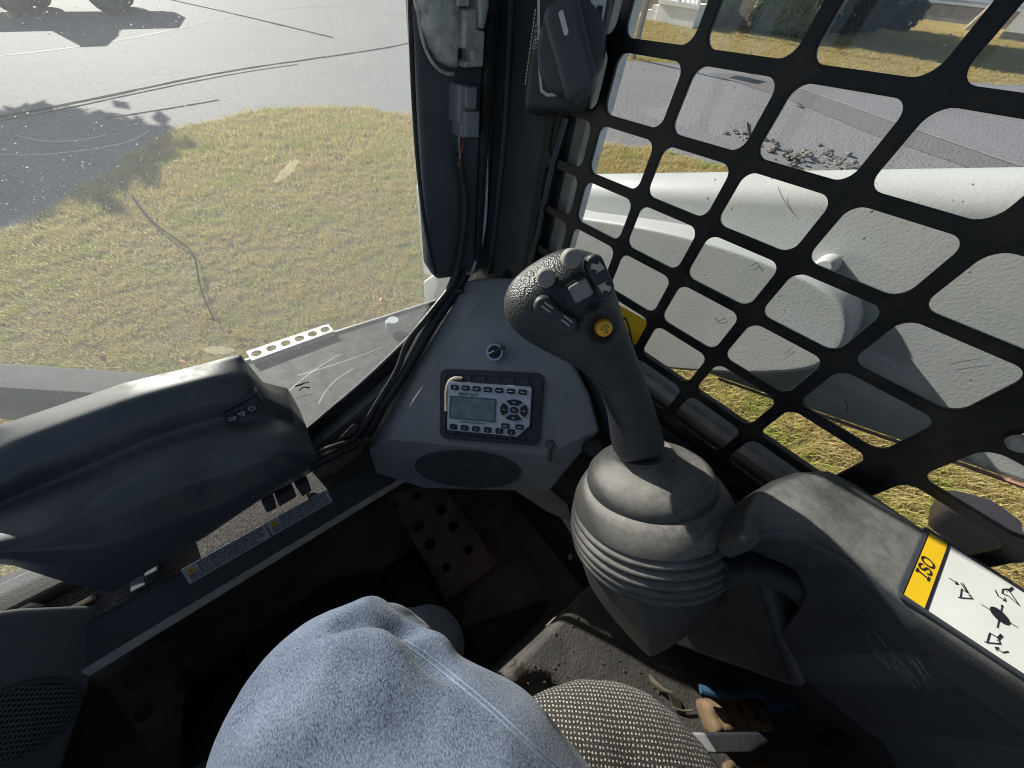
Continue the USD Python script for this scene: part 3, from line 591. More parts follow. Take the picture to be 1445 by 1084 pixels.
# latch at the top of the column
def dpoly(pts, lift): return Polygon([(p[0], p[2]) for p in (dcol(x, y, lift) for x, y in pts)])
def dm(lift): return frame((0, YG - lift, 0), (1, 0, 0), (0, 0, 1))
lt = part(door, 'latch', pillow(dpoly([(577, -30), (588, 10), (597, 40), (607, 66), (618, 86), (630, 94), (642, 95), (644, 40), (645, -30)], .030), dm(.030), .012, .010, .004, .0, .003), latch_metal)
part(lt, 'latch_lever', pillow(dpoly([(643, 12), (662, 10), (664, 40), (674, 42), (672, 92), (645, 93), (646, 84), (655, 82), (654, 70), (643, 66)], .034), dm(.034), .014, .003, .004, .0, .002), latch_metal)
part(lt, 'latch_tongue', pillow(dpoly([(663, -20), (679, -18), (679, 10), (673, 40), (665, 38)], .036), dm(.036), .014, .003, .004, .0, .002), latch_metal)
part(lt, 'latch_spring', join([tube([dcol(645 + 2 * i, -25, .047), dcol(646 + 2 * i, 9, .047)], .0012, 6, 4) for i in range(8)]), latch_metal)
part(lt, 'latch_rim', tube([dcol(x, y, .032) for x, y in [(590, -10), (592, 35), (598, 62), (608, 85), (622, 100), (640, 104)]], .0016, 6, 30), latch_metal)
# electrical connector and its wires
cn = part(door, 'connector', pillow(dpoly([(637, 116), (662, 117), (661, 150), (664, 151), (663, 190), (641, 190), (640, 170), (636, 169)], .030), dm(.030), .015, .003, .004, .0, .002), connector_grey)
part(cn, 'connector_plug', pillow(dpoly([(643, 152), (664, 152), (663, 189), (644, 188)], .032), dm(.032), .019, .002, .004, .0, .002), connector_grey)
part(cn, 'connector_clip', pillow(dpoly([(644, 118), (661, 118), (660, 148), (645, 148)], .032), dm(.032), .018, .002, .004, .0, .002), connector_grey)
part(cn, 'wire', tube([dcol(x, y, .040) for x, y in [(655, 188), (653, 203), (650, 219), (647, 232)]], .0014, 7, 16), wire_red)
part(cn, 'wire', tube([dcol(x, y, .040) for x, y in [(648, 188), (648, 205), (649, 219), (647, 234)]], .0014, 7, 16), wire_grey)
part(door, 'wiring_sleeve', tube([dcol(x, y, .036) for x, y in [(648, 218), (652, 250), (656, 290), (653, 330), (648, 365), (640, 395), (633, 410)]], [.0045, .0055, .006, .0055, .006], 10, 40), tape_black)
part(door, 'lower_frame', bx((-.59, .40, -.585), (-.23, .445, -.545), .004), rubber)
st_ = part(door, 'sticker', bx((-.47, .3985, -.572), (-.375, .3995, -.550)), label_white)
part(st_, 'sticker_print', join([bx((-.45, .3978, -.568), (-.40, .3984, -.555)), bx((-.392, .3978, -.570), (-.384, .3984, -.552))]), ink)
part(door, 'trim_rod', tube([(-.58, .372, -.566), (-.45, .372, -.566), (-.33, .372, -.566)], .004, 8), brass)
# three-ribbed seal round the door's lower corner
seal_pix = [(300, 668), (360, 640), (415, 610), (455, 578), (500, 540), (560, 484), (610, 436), (650, 396)]
seal_base = np.array([(p[0], p[2]) for p in ats(seal_pix, 'y', YG)])
for k, off in enumerate((.004, .012, .020, .028, .036)):
    P = spline(seal_base, 50); T = np.gradient(P, axis=0); T /= np.linalg.norm(T, axis=1, keepdims=True); Q = P + np.c_[T[:, 1], -T[:, 0]] * off
    part(door, 'seal_rib', tube(np.c_[Q[:, 0], np.full(50, YG - .008 + .001 * (k % 2)), Q[:, 1]], .0052, 8), rubber)
P = spline(seal_base, 50); part(door, 'seal_lip', tube(np.c_[P[:, 0], np.full(50, YG - .010), P[:, 1]], .0016, 6), trim_grey)
# pale strip coloured as the daylight that shows through the gap beside the column
gp_ = [(697, -20), (693, 60), (689, 130), (687, 200), (687, 250), (685, 300), (680, 340), (671, 370), (658, 398)]
part(door, 'gap_light_strip', tube([at(x, y, 'y', YG - .032) for x, y in gp_], [.0016, .0016, .0016, .002, .0028, .0026, .0020], 8, 50), gap_light_paint)
# maker's stamp etched on the glass
def gl(px, py): p = at(px, py, 'y', YG - .0006); return p
st = [[(416, 545), (424, 543), (430, 540)], [(422, 551), (428, 546), (437, 547)], [(428, 541), (436, 539)]]
part(door, 'glass_stamp', join([ribbon([gl(x, y) for x, y in s], w, (0, -1, 0)) for s, w in zip(st, (.003, .0025, .002))] +
     [ribbon([gl(418 + k * 5, 562 - k * 1.4), gl(421 + k * 5, 561 - k * 1.4)], .0011, (0, -1, 0)) for k in range(5)] + [ribbon([gl(424 + k * 4, 573 - k * 1.4), gl(426 + k * 4, 572 - k * 1.4)], .0009, (0, -1, 0)) for k in range(6)]), ink, False)
# dust specks, streaks and hair scratches on the windscreen
sp, g = [], np.random.default_rng(21)
def speckle(n, xr, zr, rmin, rmax):
    V, F = [], []
    for i in range(n):
        c = np.array([g.uniform(*xr), YG + .0006, g.uniform(*zr)]); r = rmin + (rmax - rmin) * g.random() ** 4; e = g.uniform(.4, 1); a0 = g.uniform(0, 3.14)
        k = len(V); th = np.arange(6) * np.pi / 3
        q = np.c_[np.cos(th) * r, np.sin(th) * r * e]; q = q @ np.array([[math.cos(a0), math.sin(a0)], [-math.sin(a0), math.cos(a0)]])
        V += [c + [u, 0, w] for u, w in q]; F += [[k, k + j, k + j + 1] for j in range(1, 5)]
    return trimesh.Trimesh(V, F, process=False)
part(door, 'dust_specks', join([speckle(9000, (-.34, .21), (-.20, .06), .00014, .00062), speckle(2200, (-.34, .21), (-.45, -.20), .00012, .0005), speckle(2200, (-.33, -.08), (-.14, .05), .00016, .00048)]), speck, False, kind='stuff')
hair = []
for i in range(20):
    o = np.array([g.uniform(-.33, .2), g.uniform(-.25, .04)]); a = g.uniform(0, 6.28); L = g.uniform(.006, .045); cur = g.normal(0, 22); n = 12; P = [o]
    for k in range(n): a += cur * L / n; P.append(P[-1] + L / n * np.array([math.cos(a), math.sin(a)]))
    P = np.array(P); hair.append(ribbon(np.c_[P[:, 0], np.full(n + 1, YG - .0005), P[:, 1]], g.uniform(.0001, .0003), (0, -1, 0)))
for pix, w in (([(0, 218), (70, 217), (130, 210), (175, 201), (210, 184)], .0007), ([(20, 190), (60, 198), (120, 196), (150, 190)], .0006), ([(385, 524), (410, 522)], .001), ([(376, 474), (410, 464)], .0008), ([(378, 471), (402, 467)], .0006),
               ([(300, 5), (312, 12), (330, 20)], .0008), ([(318, 36), (330, 33), (345, 36), (378, 45)], .0009), ([(390, 60), (402, 64), (420, 64)], .0006), ([(372, 110), (382, 120), (388, 120)], .0006), ([(405, 555), (440, 520), (470, 500)], .0009), ([(430, 530), (470, 515), (520, 498)], .0006)):
    P = spline(np.array([gl(x, y) for x, y in pix]), 24); hair.append(ribbon(P, w * .17, (0, -1, 0)))
part(door, 'scratches', join(hair), speck, False, kind='stuff')
sm = [gl(x, y) for x, y in [(388, 256), (396, 246), (404, 236), (412, 227), (420, 226), (414, 238), (404, 248), (394, 255)]]
part(door, 'smear', prism(Polygon([(p[0], p[2]) for p in sm]).buffer(.001), .0003, frame((0, YG - .0008, 0), (1, 0, 0), (0, 0, 1))), smear_m, False)
sm = [gl(x, y) for x, y in [(286, 492), (300, 489), (322, 490), (330, 494), (318, 499), (294, 497)]]
part(door, 'smear', prism(Polygon([(p[0], p[2]) for p in sm]).buffer(.001), .0003, frame((0, YG - .0008, 0), (1, 0, 0), (0, 0, 1))), smear_m, False)

# ---- side wall post between door and mesh guard
post = thing('cab_post', 'black cab pillar between the front door and the mesh guard', 'pillar')
mS = frame((.320, 0, 0), (0, -1, 0), (0, 0, 1))                    # seen from inside: local x = -y, y = z
def side(px, py, x=.320): p = at(px, py, 'x', x); return (-p[1], p[2])
pp = [(709, -60), (800, -60), (801, 60), (795, 165), (778, 235), (754, 348), (741, 388), (735, 394), (672, 394), (690, 330), (697, 250), (701, 120)]
part(post, 'pillar', pillow(Polygon([side(*p) for p in pp]).buffer(0), mS, .008, .003, .012, .003, .004), frame_black)
part(post, 'fold', tube([at(x, y, 'x', .309) for x, y in [(722, -30), (716, 120), (706, 250), (697, 330), (690, 386)]], .0035, 8, 30), frame_black)
part(post, 'fold', tube([at(x, y, 'x', .308) for x, y in [(799, 166), (779, 236), (755, 345), (744, 385)]], .003, 8, 30), frame_black)
part(post, 'plug', lathe([(0, .003), (.0035, .003), (.0045, .0015), (.005, 0)], frame(at(714, 138, 'x', .312), (0, -1, 0), (0, 0, 1)), 20), rubber)
part(post, 'bolt', lathe([(0, .006), (.0042, .006), (.005, .004), (.005, .002), (.0085, .0015), (.009, 0)], frame(at(716, 389, 'x', .311), (0, -1, 0), (0, 0, 1)), 20), black_paint)

# ---- mesh guard: one punched plate
guard = thing('window_guard', 'black punched steel mesh guard over the side window', 'window guard')
mG = frame((X_GUARD, 0, 0), (0, -1, 0), (0, 0, 1))
ycol = [.304, .234, .164, .0954, .0268, -.0402, -.1168, -.190, -.26, -.33, -.40, -.47, -.54, -.61]
zrow = [.250, .203, .150, .104, .057, .010, -.0372, -.0828, -.1293, -.178, -.2258, -.2740]
hb_ = .0049
holes = []
for c in range(len(ycol) - 1):
    for r in range(len(zrow) - 1):
        a, b = ycol[c], ycol[c + 1]
        u0, u1 = -a + hb_, -b - hb_
        if c == 0: u0 = -.292 + .004
        if c == 5: u1 = .1045
        if c == 6: u0 = .1285
        z1, z0 = zrow[r] - .0041, zrow[r + 1] + .0041
        if zrow[r + 1] < -.27: z0 = -.2600 - .010 * (c > 2)
        if c == 5 and r > 8: u1 = .1045
        holes.append(rrect(u0, z0, u1, z1, .0085))
plate = Polygon([(-.300, .26), (.64, .26), (.64, -.290), (-.19, -.290), (-.215, -.286)] + [(-.300, -.286)]).difference(unary_union(holes))
part(guard, 'plate', bevel_prism(plate, .0042, mG, .0010, -.002), black_paint, 30)
part(guard, 'bottom_rail', bx((.300, -.64, -.298), (.322, .27, -.282), .003), black_paint)
bolt_p = at(1441, 625, 'x', .306)
part(guard, 'bolt', lathe([(0, .005), (.0035, .005), (.005, .003), (.0055, 0)], frame(bolt_p, (0, -1, 0), (0, 0, 1)), 20), zinc)
# side window behind it
sw = thing('side_window', 'sliding side window with weathered aluminium rails outside the mesh', 'window')
part(sw, 'pane', bx((.341, -.70, -.262), (.344, .262, .30)), side_glass, False)
part(sw, 'bottom_rail', loft([np.array([(x, y, z) for x, z in ((.330, -.268), (.336, -.262), (.338, -.268), (.350, -.258), (.356, -.258), (.372, -.268), (.372, -.278), (.330, -.278))]) for y in (-.72, .30)]), alu_rail)
part(sw, 'bottom_rail', bx((.352, -.72, -.262), (.358, .30, -.250)), rubber)
part(sw, 'front_rail', bx((.330, .262, -.27), (.345, .277, .30), .002), alu_rail)
part(sw, 'front_rail', bx((.346, .258, -.27), (.366, .268, .30), .002), pillar_grey)
part(sw, 'front_seal', bx((.330, .2775, -.28), (.350, .40, .30), .002), rubber)
ys = [at(x, y, 'x', .336) for x, y in [(850, 418), (917, 456), (895, 499), (848, 480)]]
mW = frame((.336, 0, 0), (0, -1, 0), (0, 0, 1))
yl = part(sw, 'warning_sticker', prism(Polygon([(-p[1], p[2]) for p in ys]).convex_hull.buffer(.001), .001, mW), warn_yellow)
part(yl, 'triangle_print', join([ribbon([at(x, y, 'x', .335) for x, y in s], .0022, (-1, 0, 0)) for s in ([(868, 462), (882, 448)], [(882, 448), (886, 456), (893, 486)], [(884, 470), (889, 472)])]), ink, False)
dirt = []
for i in range(420):
    y, z = g.uniform(-.2, .25), g.uniform(-.25, .04); r = .0002 + .0008 * g.random() ** 3
    V = [(.3405, y + r * math.cos(a) * .8, z + r * math.sin(a)) for a in np.arange(6) * np.pi / 3]; dirt.append(trimesh.Trimesh(V, [[0, 1, 2], [0, 2, 3], [0, 3, 4], [0, 4, 5]], process=False))
part(sw, 'dust_specks', join(dirt), speck, False, kind='stuff')

# ---- loader arm outside the right window
arm = thing('loader_boom', 'white loader lift arm alongside the right window', 'loader arm')
XB = .51; TOE = .05
def arm_at(px, py, X): return on(px, py, np.array([X, 0, 0]), np.array([-1.0, TOE, 0]))
ARM_X = unit(np.array([-TOE, -1.0, 0]))
def toe(X, y): return X + TOE * y
bt = [tuple(arm_at(830, 250, .66)[1:]), tuple(arm_at(1440, 245, .66)[1:])]
sl = (bt[1][1] - bt[0][1]) / (bt[1][0] - bt[0][0])
def ztop(y): return bt[0][1] + sl * (y - bt[0][0])
bb = [arm_at(x, y, XB) for x, y in [(997, 530), (1097, 564), (1187, 594), (1270, 627), (1353, 656), (1445, 687)]]
zb_ = np.polyfit([p[1] for p in bb], [p[2] for p in bb], 1)
rings = []
for y in np.linspace(1.1, -1.2, 24):
    zt, zl = ztop(y), np.polyval(zb_, y); r = .035; R_ = []
    if y > .03: zl = min(np.polyval(zb_, y), zt - .12)
    for cx_, cz_, a0 in ((XB + r, zt - r + .012, 180), (.66 - .015, zt - .015, 90)):
        rr = r if cx_ < .6 else .015
        for a in np.linspace(a0, a0 - 90, 7): R_.append((cx_ + rr * math.cos(math.radians(a)), y, cz_ + rr * math.sin(math.radians(a))))
    for a in np.linspace(0, -90, 4): R_.append((.65 + .01 * math.cos(math.radians(a)), y, zl + .01 + .01 * math.sin(math.radians(a))))
    for a in np.linspace(-90, -180, 4): R_.append((XB + .010 + .010 * math.cos(math.radians(a)), y, zl + .010 + .010 * math.sin(math.radians(a))))
    R_ = np.array(R_); R_[:, 0] += TOE * y; rings.append(R_)
part(arm, 'beam', loft(rings), arm_paint, 40)
part(arm, 'red_lower_edge', tube([(toe(XB - .0005, y), y, np.polyval(zb_, y) + .001) for y in np.linspace(.02, -.9, 12)], .0022, 6), red_paint)
tong = [(812, 305), (880, 315), (940, 326), (1010, 344), (1065, 362), (1110, 380), (1150, 398), (1180, 420), (1198, 447), (1197, 478), (1180, 503), (1150, 520), (1100, 527), (1060, 528), (1000, 526), (950, 522), (905, 516)]
mT_ = frame((.452, 0, 0), ARM_X, (0, 0, 1)); tp = [tuple(q) for q in local(np.array([arm_at(x, y, .452) for x, y in spline(np.array(tong, float), 90)]), mT_)]
tpoly = Polygon([(-.56, -.225), (-.64, -.30), (-.70, -.45), (-.80, -.60)][::-1] + tp + [(-.24, -.46), (-.50, -.62), (-.76, -.86), (-.90, -.80)]).buffer(.004).buffer(-.004)
part(arm, 'link_plate', pillow(tpoly, mT_, 0, .005, .0575, 0, .003), arm_paint, 40)
bp = arm_at(1163, 378, .49); part(arm, 'pin_boss', lathe([(0, .022), (.007, .022), (.010, .018), (.011, 0)], frame(bp + [.02, 0, 0], ARM_X, (0, 0, 1)), 24), arm_smooth)
# weld bead along the link plate's top and a few scrapes of dirt
part(arm, 'dirt_scrapes', join([ribbon(spline([arm_at(x, y, xx) for x, y in s], 14), w, (-1, TOE, 0)) for s, w, xx in (
    ([(1098, 264), (1108, 285), (1122, 303)], .0006, XB - .001), ([(1340, 514), (1365, 509), (1385, 506)], .0006, XB - .001), ([(1192, 563), (1195, 570), (1193, 585)], .0009, XB - .001),
    ([(1056, 448), (1062, 452), (1068, 446)], .0011, .4515), ([(1008, 449), (1016, 452), (1024, 448)], .0010, .4515), ([(1060, 376), (1068, 372), (1072, 378)], .0008, .4515), ([(1105, 500), (1112, 496), (1118, 490)], .0006, .4515))]), leaf_dry, False, kind='stuff')
# front end of the arm dropping to the ground ahead, seen under the door column
part(arm, 'front_knuckle', pillow(Polygon([(-.98, -.66), (-.84, -.54), (-.74, -.52), (-.68, -.60), (-.76, -.72), (-.98, -.90)]).buffer(.03).buffer(-.01), frame((.505, 0, 0), (0, -1, 0), (0, 0, 1)), 0, .01, .12, 0, .012), arm_smooth, 40)
kb = at(556, 462, 'z', -.675); part(arm, 'pivot_pin', lathe([(0, .03), (.018, .03), (.024, .022), (.026, 0)], frame(kb, (1, 0, 0), (0, 1, 0)), 24), arm_smooth)

# ---- front step plate and perforated tread, loader cross bars
step = thing('front_step', 'worn grey steel step plate below the front door', 'step')
zs = -.69
part(step, 'plate', bx((-.30, .47, zs - .012), (.55, .912, zs), .002), deck_metal)
part(step, 'front_lip', bx((-.30, .910, zs - .02), (.55, .916, zs + .006)), zinc)
pa, pb_ = at(354, 507, 'z', zs + .012), at(470, 466, 'z', zs + .012)
mT = frame(pa, pb_ - pa, (0, 1, 0)); Lt = np.linalg.norm(pb_ - pa); tr_ = rrect(0, -.012, Lt, .034, .002)
for k in range(6): tr_ = tr_.difference(Point((k + .5) * Lt / 6, .011).buffer(.0125))
trd = part(step, 'perforated_tread', bevel_prism(tr_, .004, mT, .0006), zinc)
part(trd, 'tread_apron', prism(sbox(0, -.002, Lt, .014), .002, frame(pa + [0, -.012, -.001], pb_ - pa, (0, 0, -1))), zinc)
part(step, 'scratches', join([ribbon(spline([at(x, y, 'z', zs + .0004) for x, y in s], 10), .0015, (0, 0, 1)) for s in ([(400, 560), (440, 525), (480, 500)], [(420, 530), (470, 515), (540, 490)], [(450, 570), (470, 540), (500, 520)])]), zinc, False, kind='stuff')
bars = thing('loader_cross_bar', 'dark loader cross bars crossing in front of the door at the left edge', 'bar')
def bar(p0, p1, p2, z, h):
    a, b, c = (at(*p, 'z', z) for p in (p0, p1, p2)); d = unit(b - a); s = c - a; s = s - d * (s @ d)
    a2, b2 = a - d * .6, b + d * .25
    pts = [p + q + [0, 0, dz] for p in (a2, b2) for q in (np.zeros(3), s) for dz in (-.004, -h + .004)]; return hull([tuple(p) for p in pts], .004)
part(bars, 'upper_bar', bar((0, 514), (210, 528), (0, 546), -.66, .05), steel_bar); part(bars, 'lower_bar', bar((0, 552), (110, 566), (0, 578), -.70, .04), steel_bar)

# ---- engine deck and tracks below (mostly out of sight, they shade the ground)
base = thing('track_undercarriage', 'machine body and rubber tracks under the cab', 'undercarriage')
part(base, 'body', bx((-.60, -1.6, -1.35), (.345, .62, -.99), .02), frame_black)
for sx in (-.88, .40):
    tk = [np.array([(x, y0 + r * math.cos(a), -1.37 + r * math.sin(a)) for y0, a0 in ((.45, -90), (-1.35, 90)) for a in np.radians(np.linspace(a0, a0 + 180, 12))]) for x, r in ((sx, .22), (sx + .01, .24), (sx + .25, .24), (sx + .26, .22))]
    part(base, 'track', loft(tk), tyre)

# ================================================================ CAB FITTINGS
# ---- right corner console carrying the radio, ignition switch and speaker
RQ = np.array([[.358, .589, -.752], [.527, .389, -.698], [.464, .304, -.816], [.295, .504, -.870]]) * .50   # radio face corners TL TR BR BL
rx, ry = unit(RQ[1] - RQ[0]), unit(RQ[0] - RQ[3]); rn = unit(np.cross(rx, ry)); ry = np.cross(rn, rx)
rc = RQ.mean(0)
c0 = rc - rn * .004                                                # console face plane
def con(px, py, d=0.0): return on(px, py, c0 + rn * d, rn)
con_t = thing('corner_console', 'grey moulded corner console with radio, key switch and speaker', 'console')
A, B, C, D_, E_, F_ = (con(*p, -.006) for p in [(697, 398), (748, 398), (828, 560), (840, 606), (772, 640), (552, 618)])
hz = unit(np.array([rx[0], rx[1], 0])); vn = unit(np.cross(hz, (0, 0, 1)));  vn = vn if vn @ rn > 0 else -vn
vn = unit(vn + np.array([0, 0, .34])); ef = unit(E_ - F_); vn = unit(vn - ef * (vn @ ef))
sp_o = F_ + (E_ - F_) * .5
def spk(px, py, d=0.0): return on(px, py, sp_o + vn * d, vn)
Gp, Hp = con(662, 402, -.016), con(526, 634, -.022)
S1, S2, S3, S4 = spk(536, 664), spk(600, 684), spk(772, 688), spk(778, 660)
body_pts = [A, B, C, D_, E_, F_, Gp, Hp, S1, S2, S3, S4] + [p - rn * .05 for p in (A, B, C, D_)] + [p - vn * .05 for p in (S1, S2, S3)] + [np.array([.31, .40, -.42]), np.array([.31, .40, -.55])]
part(con_t, 'shell', hull([tuple(p) for p in body_pts], .006, 20), console_grey, 30)
# bezel and speaker
bz = np.array([con(x, y, .0) for x, y in [(622, 520), (769, 527), (761, 629), (621, 618)]])
mR = frame(c0, rx, ry)
bl = local(bz, mR); bpoly = Polygon(bl); bpoly = bpoly.buffer(-.013, join_style=1).buffer(.013, quad_segs=8)
pocket = rpoly(local(np.array([con(x, y) for x, y in [(630, 528), (762, 534), (756, 622), (630, 612)]]), mR), .008)
part(con_t, 'radio_bezel', bevel_prism(bpoly.difference(pocket), .0065, mR, .0012, -.003), bezel_dark)
part(con_t, 'radio_pocket', prism(pocket.buffer(.001), .001, mR, .0002), black_plastic)
ribs = []
for u in np.linspace(.12, .88, 6):
    for e in (0, 1):
        b = pocket.bounds; x = b[0] + (b[2] - b[0]) * u; y = b[3] - .004 if e else b[1] + .004; ribs.append(bx((x - .0012, y - .004, .001), (x + .0012, y + .004, .0045)))
part(con_t, 'pocket_clip', placed(join(ribs), mR), black_plastic, kind='stuff')
es = [spk(x, y, .006) for x, y in [(586, 658), (731, 664), (658, 636), (658, 688)]]
mE = frame(spk(658, 662, .0068), es[1] - es[0], np.cross(vn, es[1] - es[0])); eu, ev = np.linalg.norm(es[1] - es[0]) / 2, np.linalg.norm(es[2] - es[3]) / 2 * .92
ell = affinity.scale(Point(0, 0).buffer(1, 24), eu, ev)
def grille(parent, m, ell, eu, ev):
    sg = part(parent, 'speaker', prism(ell, .0008, m, .0005), button_black)
    part(sg, 'speaker_rim', bevel_prism(ell.buffer(.002).difference(ell.buffer(-.0018)), .003, m, .0006), black_plastic)
    wires = []
    for x in np.arange(-eu, eu, .0042): wires.append(sbox(x - .0007, -ev, x + .0007, ev))
    for y in np.arange(-ev, ev, .0042): wires.append(sbox(-eu, y - .0006, eu, y + .0006))
    part(sg, 'speaker_mesh', prism(unary_union(wires).intersection(ell), .0012, m, .0016), dark_grey, False, kind='stuff')
grille(con_t, mE, ell, eu, ev)
# ignition switch with key
kp = con(699, 497); mK = frame(kp, rx, ry)
ks = part(con_t, 'key_switch', lathe([(0, .004), (.0098, .004), (.0105, .0055), (.0132, .0055), (.0140, .003), (.0142, -.002)], mK, 32), chrome)
part(ks, 'key_barrel', lathe([(0, .0062), (.0090, .0062), (.0096, .004)], mK, 28), button_black)
m2 = mK @ trimesh.transformations.rotation_matrix(math.radians(28), [0, 0, 1])
part(ks, 'key', placed(join([bx((-.009, -.0018, .006), (.009, .0018, .013), .0008), bx((.008, -.0024, .008), (.019, .0024, .0125), .001)]), m2), black_plastic)
part(con_t, 'plug', lathe([(0, .004), (.006, .0035), (.0075, .001), (.0078, -.002)], frame(con(776, 627), rx, ry), 20), dark_grey)
part(con_t, 'plug_stem', hull([tuple(con(776, 634, .002)), tuple(con(775, 650, .001))], .003), dark_grey)
part(con_t, 'knob_hole', lathe([(0, .001), (.013, .001), (.0145, .003), (.016, 0)], frame(con(836, 632, .001), rx, ry), 24), rubber)
# left corner console mirrored
lcon = thing('corner_console', 'grey left corner console with oval speaker, at the bottom left', 'console')
lp = lambda px, py, d=0.0: on(px, py, np.array([-.385, .29, -.60]), unit(np.array([.62, -.55, .30])))
lpts = [lp(x, y) for x, y in [(-60, 880), (20, 868), (132, 862), (122, 948), (72, 1095), (-60, 1130)]]
part(lcon, 'shell', hull([tuple(p) for p in lpts] + [tuple(p + [-.10, .06, -.08]) for p in lpts], .006, 16), dark_grey, 30)
ln = unit(np.array([.62, -.55, .30])); les = [on(x, y, np.array([-.385, .29, -.60]) + ln * .006, ln) for x, y in [(24, 1020), (66, 985), (12, 1060)]]
lxx = unit(np.cross((0, 0, 1), ln)); mL = frame(les[0], lxx, np.cross(ln, lxx)); lell = affinity.scale(Point(0, 0).buffer(1, 24), .034, .050)
grille(lcon, mL, lell, .034, .050)

# ---- radio
radio = thing('radio', 'silver weatherproof radio with small screen and black buttons', 'radio')
W_, H_ = np.linalg.norm(RQ[1] - RQ[0]), np.linalg.norm(RQ[0] - RQ[3])
mq = frame(RQ[3] + rn * .000, rx, ry)
def uv(u, v): return u * W_, (1 - v) * H_
fp = rrect(0, 0, W_, H_, .004).difference(Polygon([(W_ - .020, -.001), (W_ + .001, .020), (W_ + .001, -.001)]))
part(radio, 'chassis', prism(fp.buffer(.002), .003, mq, -.0035), black_plastic)
part(radio, 'faceplate', bevel_prism(fp, .004, mq, .0008), silver_face)
def rbtn(u, v, w=.0125, h=.0078, shape=None, mk=None):
    x, y = uv(u, v); b = part(radio, 'button', bevel_prism(shape or rrect(x - w / 2, y - h / 2, x + w / 2, y + h / 2, .0022), .0022, mq, .0006, .0042), button_black)
    if mk is not None: part(b, 'button_mark', placed(mk, mq @ trimesh.transformations.translation_matrix([x, y, .0066])), ink_white, False)
    return b
def dash(w): return prism(sbox(-w, -.0007, w, .0007), .0002, np.eye(4))
pw = prism(Point(0, 0).buffer(.0021).difference(Point(0, 0).buffer(.0013)).difference(sbox(-.0007, 0, .0007, .004)).union(sbox(-.0004, .0004, .0004, .0025)), .0002, np.eye(4))
for k, u in enumerate((.085, .218, .352, .488, .624, .760, .897)): rbtn(u, .11, mk=pw if k == 0 else dash(.0036))
for k, u in enumerate((.082, .222, .363, .506, .648, .790)):
    t = meshkit.text_mesh(str(k + 1), .0036, .0002); t.apply_translation(-np.r_[t.bounds.mean(0)[:2], 0]); rbtn(u, .915, .012, .0085, mk=t)
for u in (.715, .882): rbtn(u, .80, mk=dash(.0034))
cx_, cy_ = uv(.808, .475)
disp = rrect(*uv(.035, .735), *uv(.585, .295), .0012)
part(radio, 'screen_frame', bevel_prism(disp.buffer(.0012).difference(disp.buffer(-.0006)), .0012, mq, .0003, .0040), dark_grey)
part(radio, 'screen', prism(disp, .0006, mq, .0042), lcd)
E0, E1 = (.0215, .0165), (.0105, .0078)
ring = affinity.scale(Point(cx_, cy_).buffer(1, 24), *E0).difference(affinity.scale(Point(cx_, cy_).buffer(1, 24), *E1))
cross = unary_union([affinity.rotate(sbox(cx_ - .04, cy_ - .0024, cx_ + .04, cy_ + .0024), a, origin=(cx_, cy_)) for a in (38, -38)])
for seg in ring.difference(cross).geoms:
    b = part(radio, 'button', bevel_prism(seg.buffer(-.0008).buffer(.0008), .0022, mq, .0006, .0042), button_black)
    c = seg.centroid; part(b, 'button_mark', placed(dash(.0022), mq @ trimesh.transformations.translation_matrix([c.x, c.y, .0066])), ink_white, False)
cb = affinity.scale(Point(cx_, cy_).buffer(1, 20), .0066, .0050)
b = part(radio, 'button', bevel_prism(cb, .0028, mq, .0008, .0042), button_black); part(b, 'button_mark', placed(prism(sbox(-.0028, -.0013, .0028, .0013).difference(sbox(-.0022, -.0008, .0022, .0008)), .0002, np.eye(4)), mq @ trimesh.transformations.translation_matrix([cx_, cy_, .0072])), ink_white, False)
def print_text(parent, s, h, u, v, m, mt, w=None, bold=False):
    t = meshkit.text_mesh(s, h, .0002, bold); ww = t.bounds[1][0] - t.bounds[0][0]
    if w: t.apply_scale([w / ww, 1, 1])
    x, y = uv(u, v); t.apply_translation([x, y - h / 2, .0042]); part(parent, 'lettering', placed(t, m), mt, False)
print_text(radio, 'HEAVY DUTY', .0042, .135, .235, mq, ink, .032, True)
print_text(radio, 'WATERPROOF RECEIVER', .0024, .155, .80, mq, ink, .042)
# pale worn bracket showing round the radio's left corner
wb2 = [con(x, y, .0035) for x, y in [(652, 535), (643, 534), (635, 538), (631, 548), (630, 565), (630, 580)]]
part(radio, 'bracket', tube(spline(wb2, 20), .0032, 8), mat('worn_bracket', (.42, .36, .30), (.30, .26, .22), scale=60, rough=.6))

# ---- rotary switch box on the pillar
box_t = thing('switch_box', 'black switch box with large rotary knob on the pillar', 'switch')
sb = [(737, 157), (831, 157), (858, 40), (872, -60), (770, -60), (748, 60)]
bo = at(785, 100, 'x', .283); bnrm = unit(np.array([-.80, -.58, .16]))
bxx = unit(np.cross((0, 0, 1), bnrm)); mB = frame(bo, bxx, np.cross(bnrm, bxx))
def onb(px, py, d=0.0): return on(px, py, bo + bnrm * d, bnrm)
bpl = local([onb(*p) for p in sb], mB)
part(box_t, 'housing', pillow(rpoly(bpl, .006), mB, 0, .006, .05, 0, .004), switch_plastic)
pl_ = local([onb(*p, .001) for p in [(760, -60), (760, 20), (761, 100), (764, 128), (772, 134), (800, 133), (826, 131), (834, 124), (838, 100), (848, 40), (860, -40)]], mB)
L_ = LineString(pl_).buffer(.0011); part(box_t, 'outline_print', prism(L_, .0003, mB, .0003), ink_white, False)
kc = onb(806, 74, .004); kxx = unit(onb(850, 80) - onb(762, 80)); mKn = frame(kc, kxx, np.cross(bnrm, kxx))
kn = part(box_t, 'knob', lathe([(0, .016), (.0235, .0155), (.0270, .013), (.0285, .002), (.0285, -.004)], mKn, 40), black_plastic)
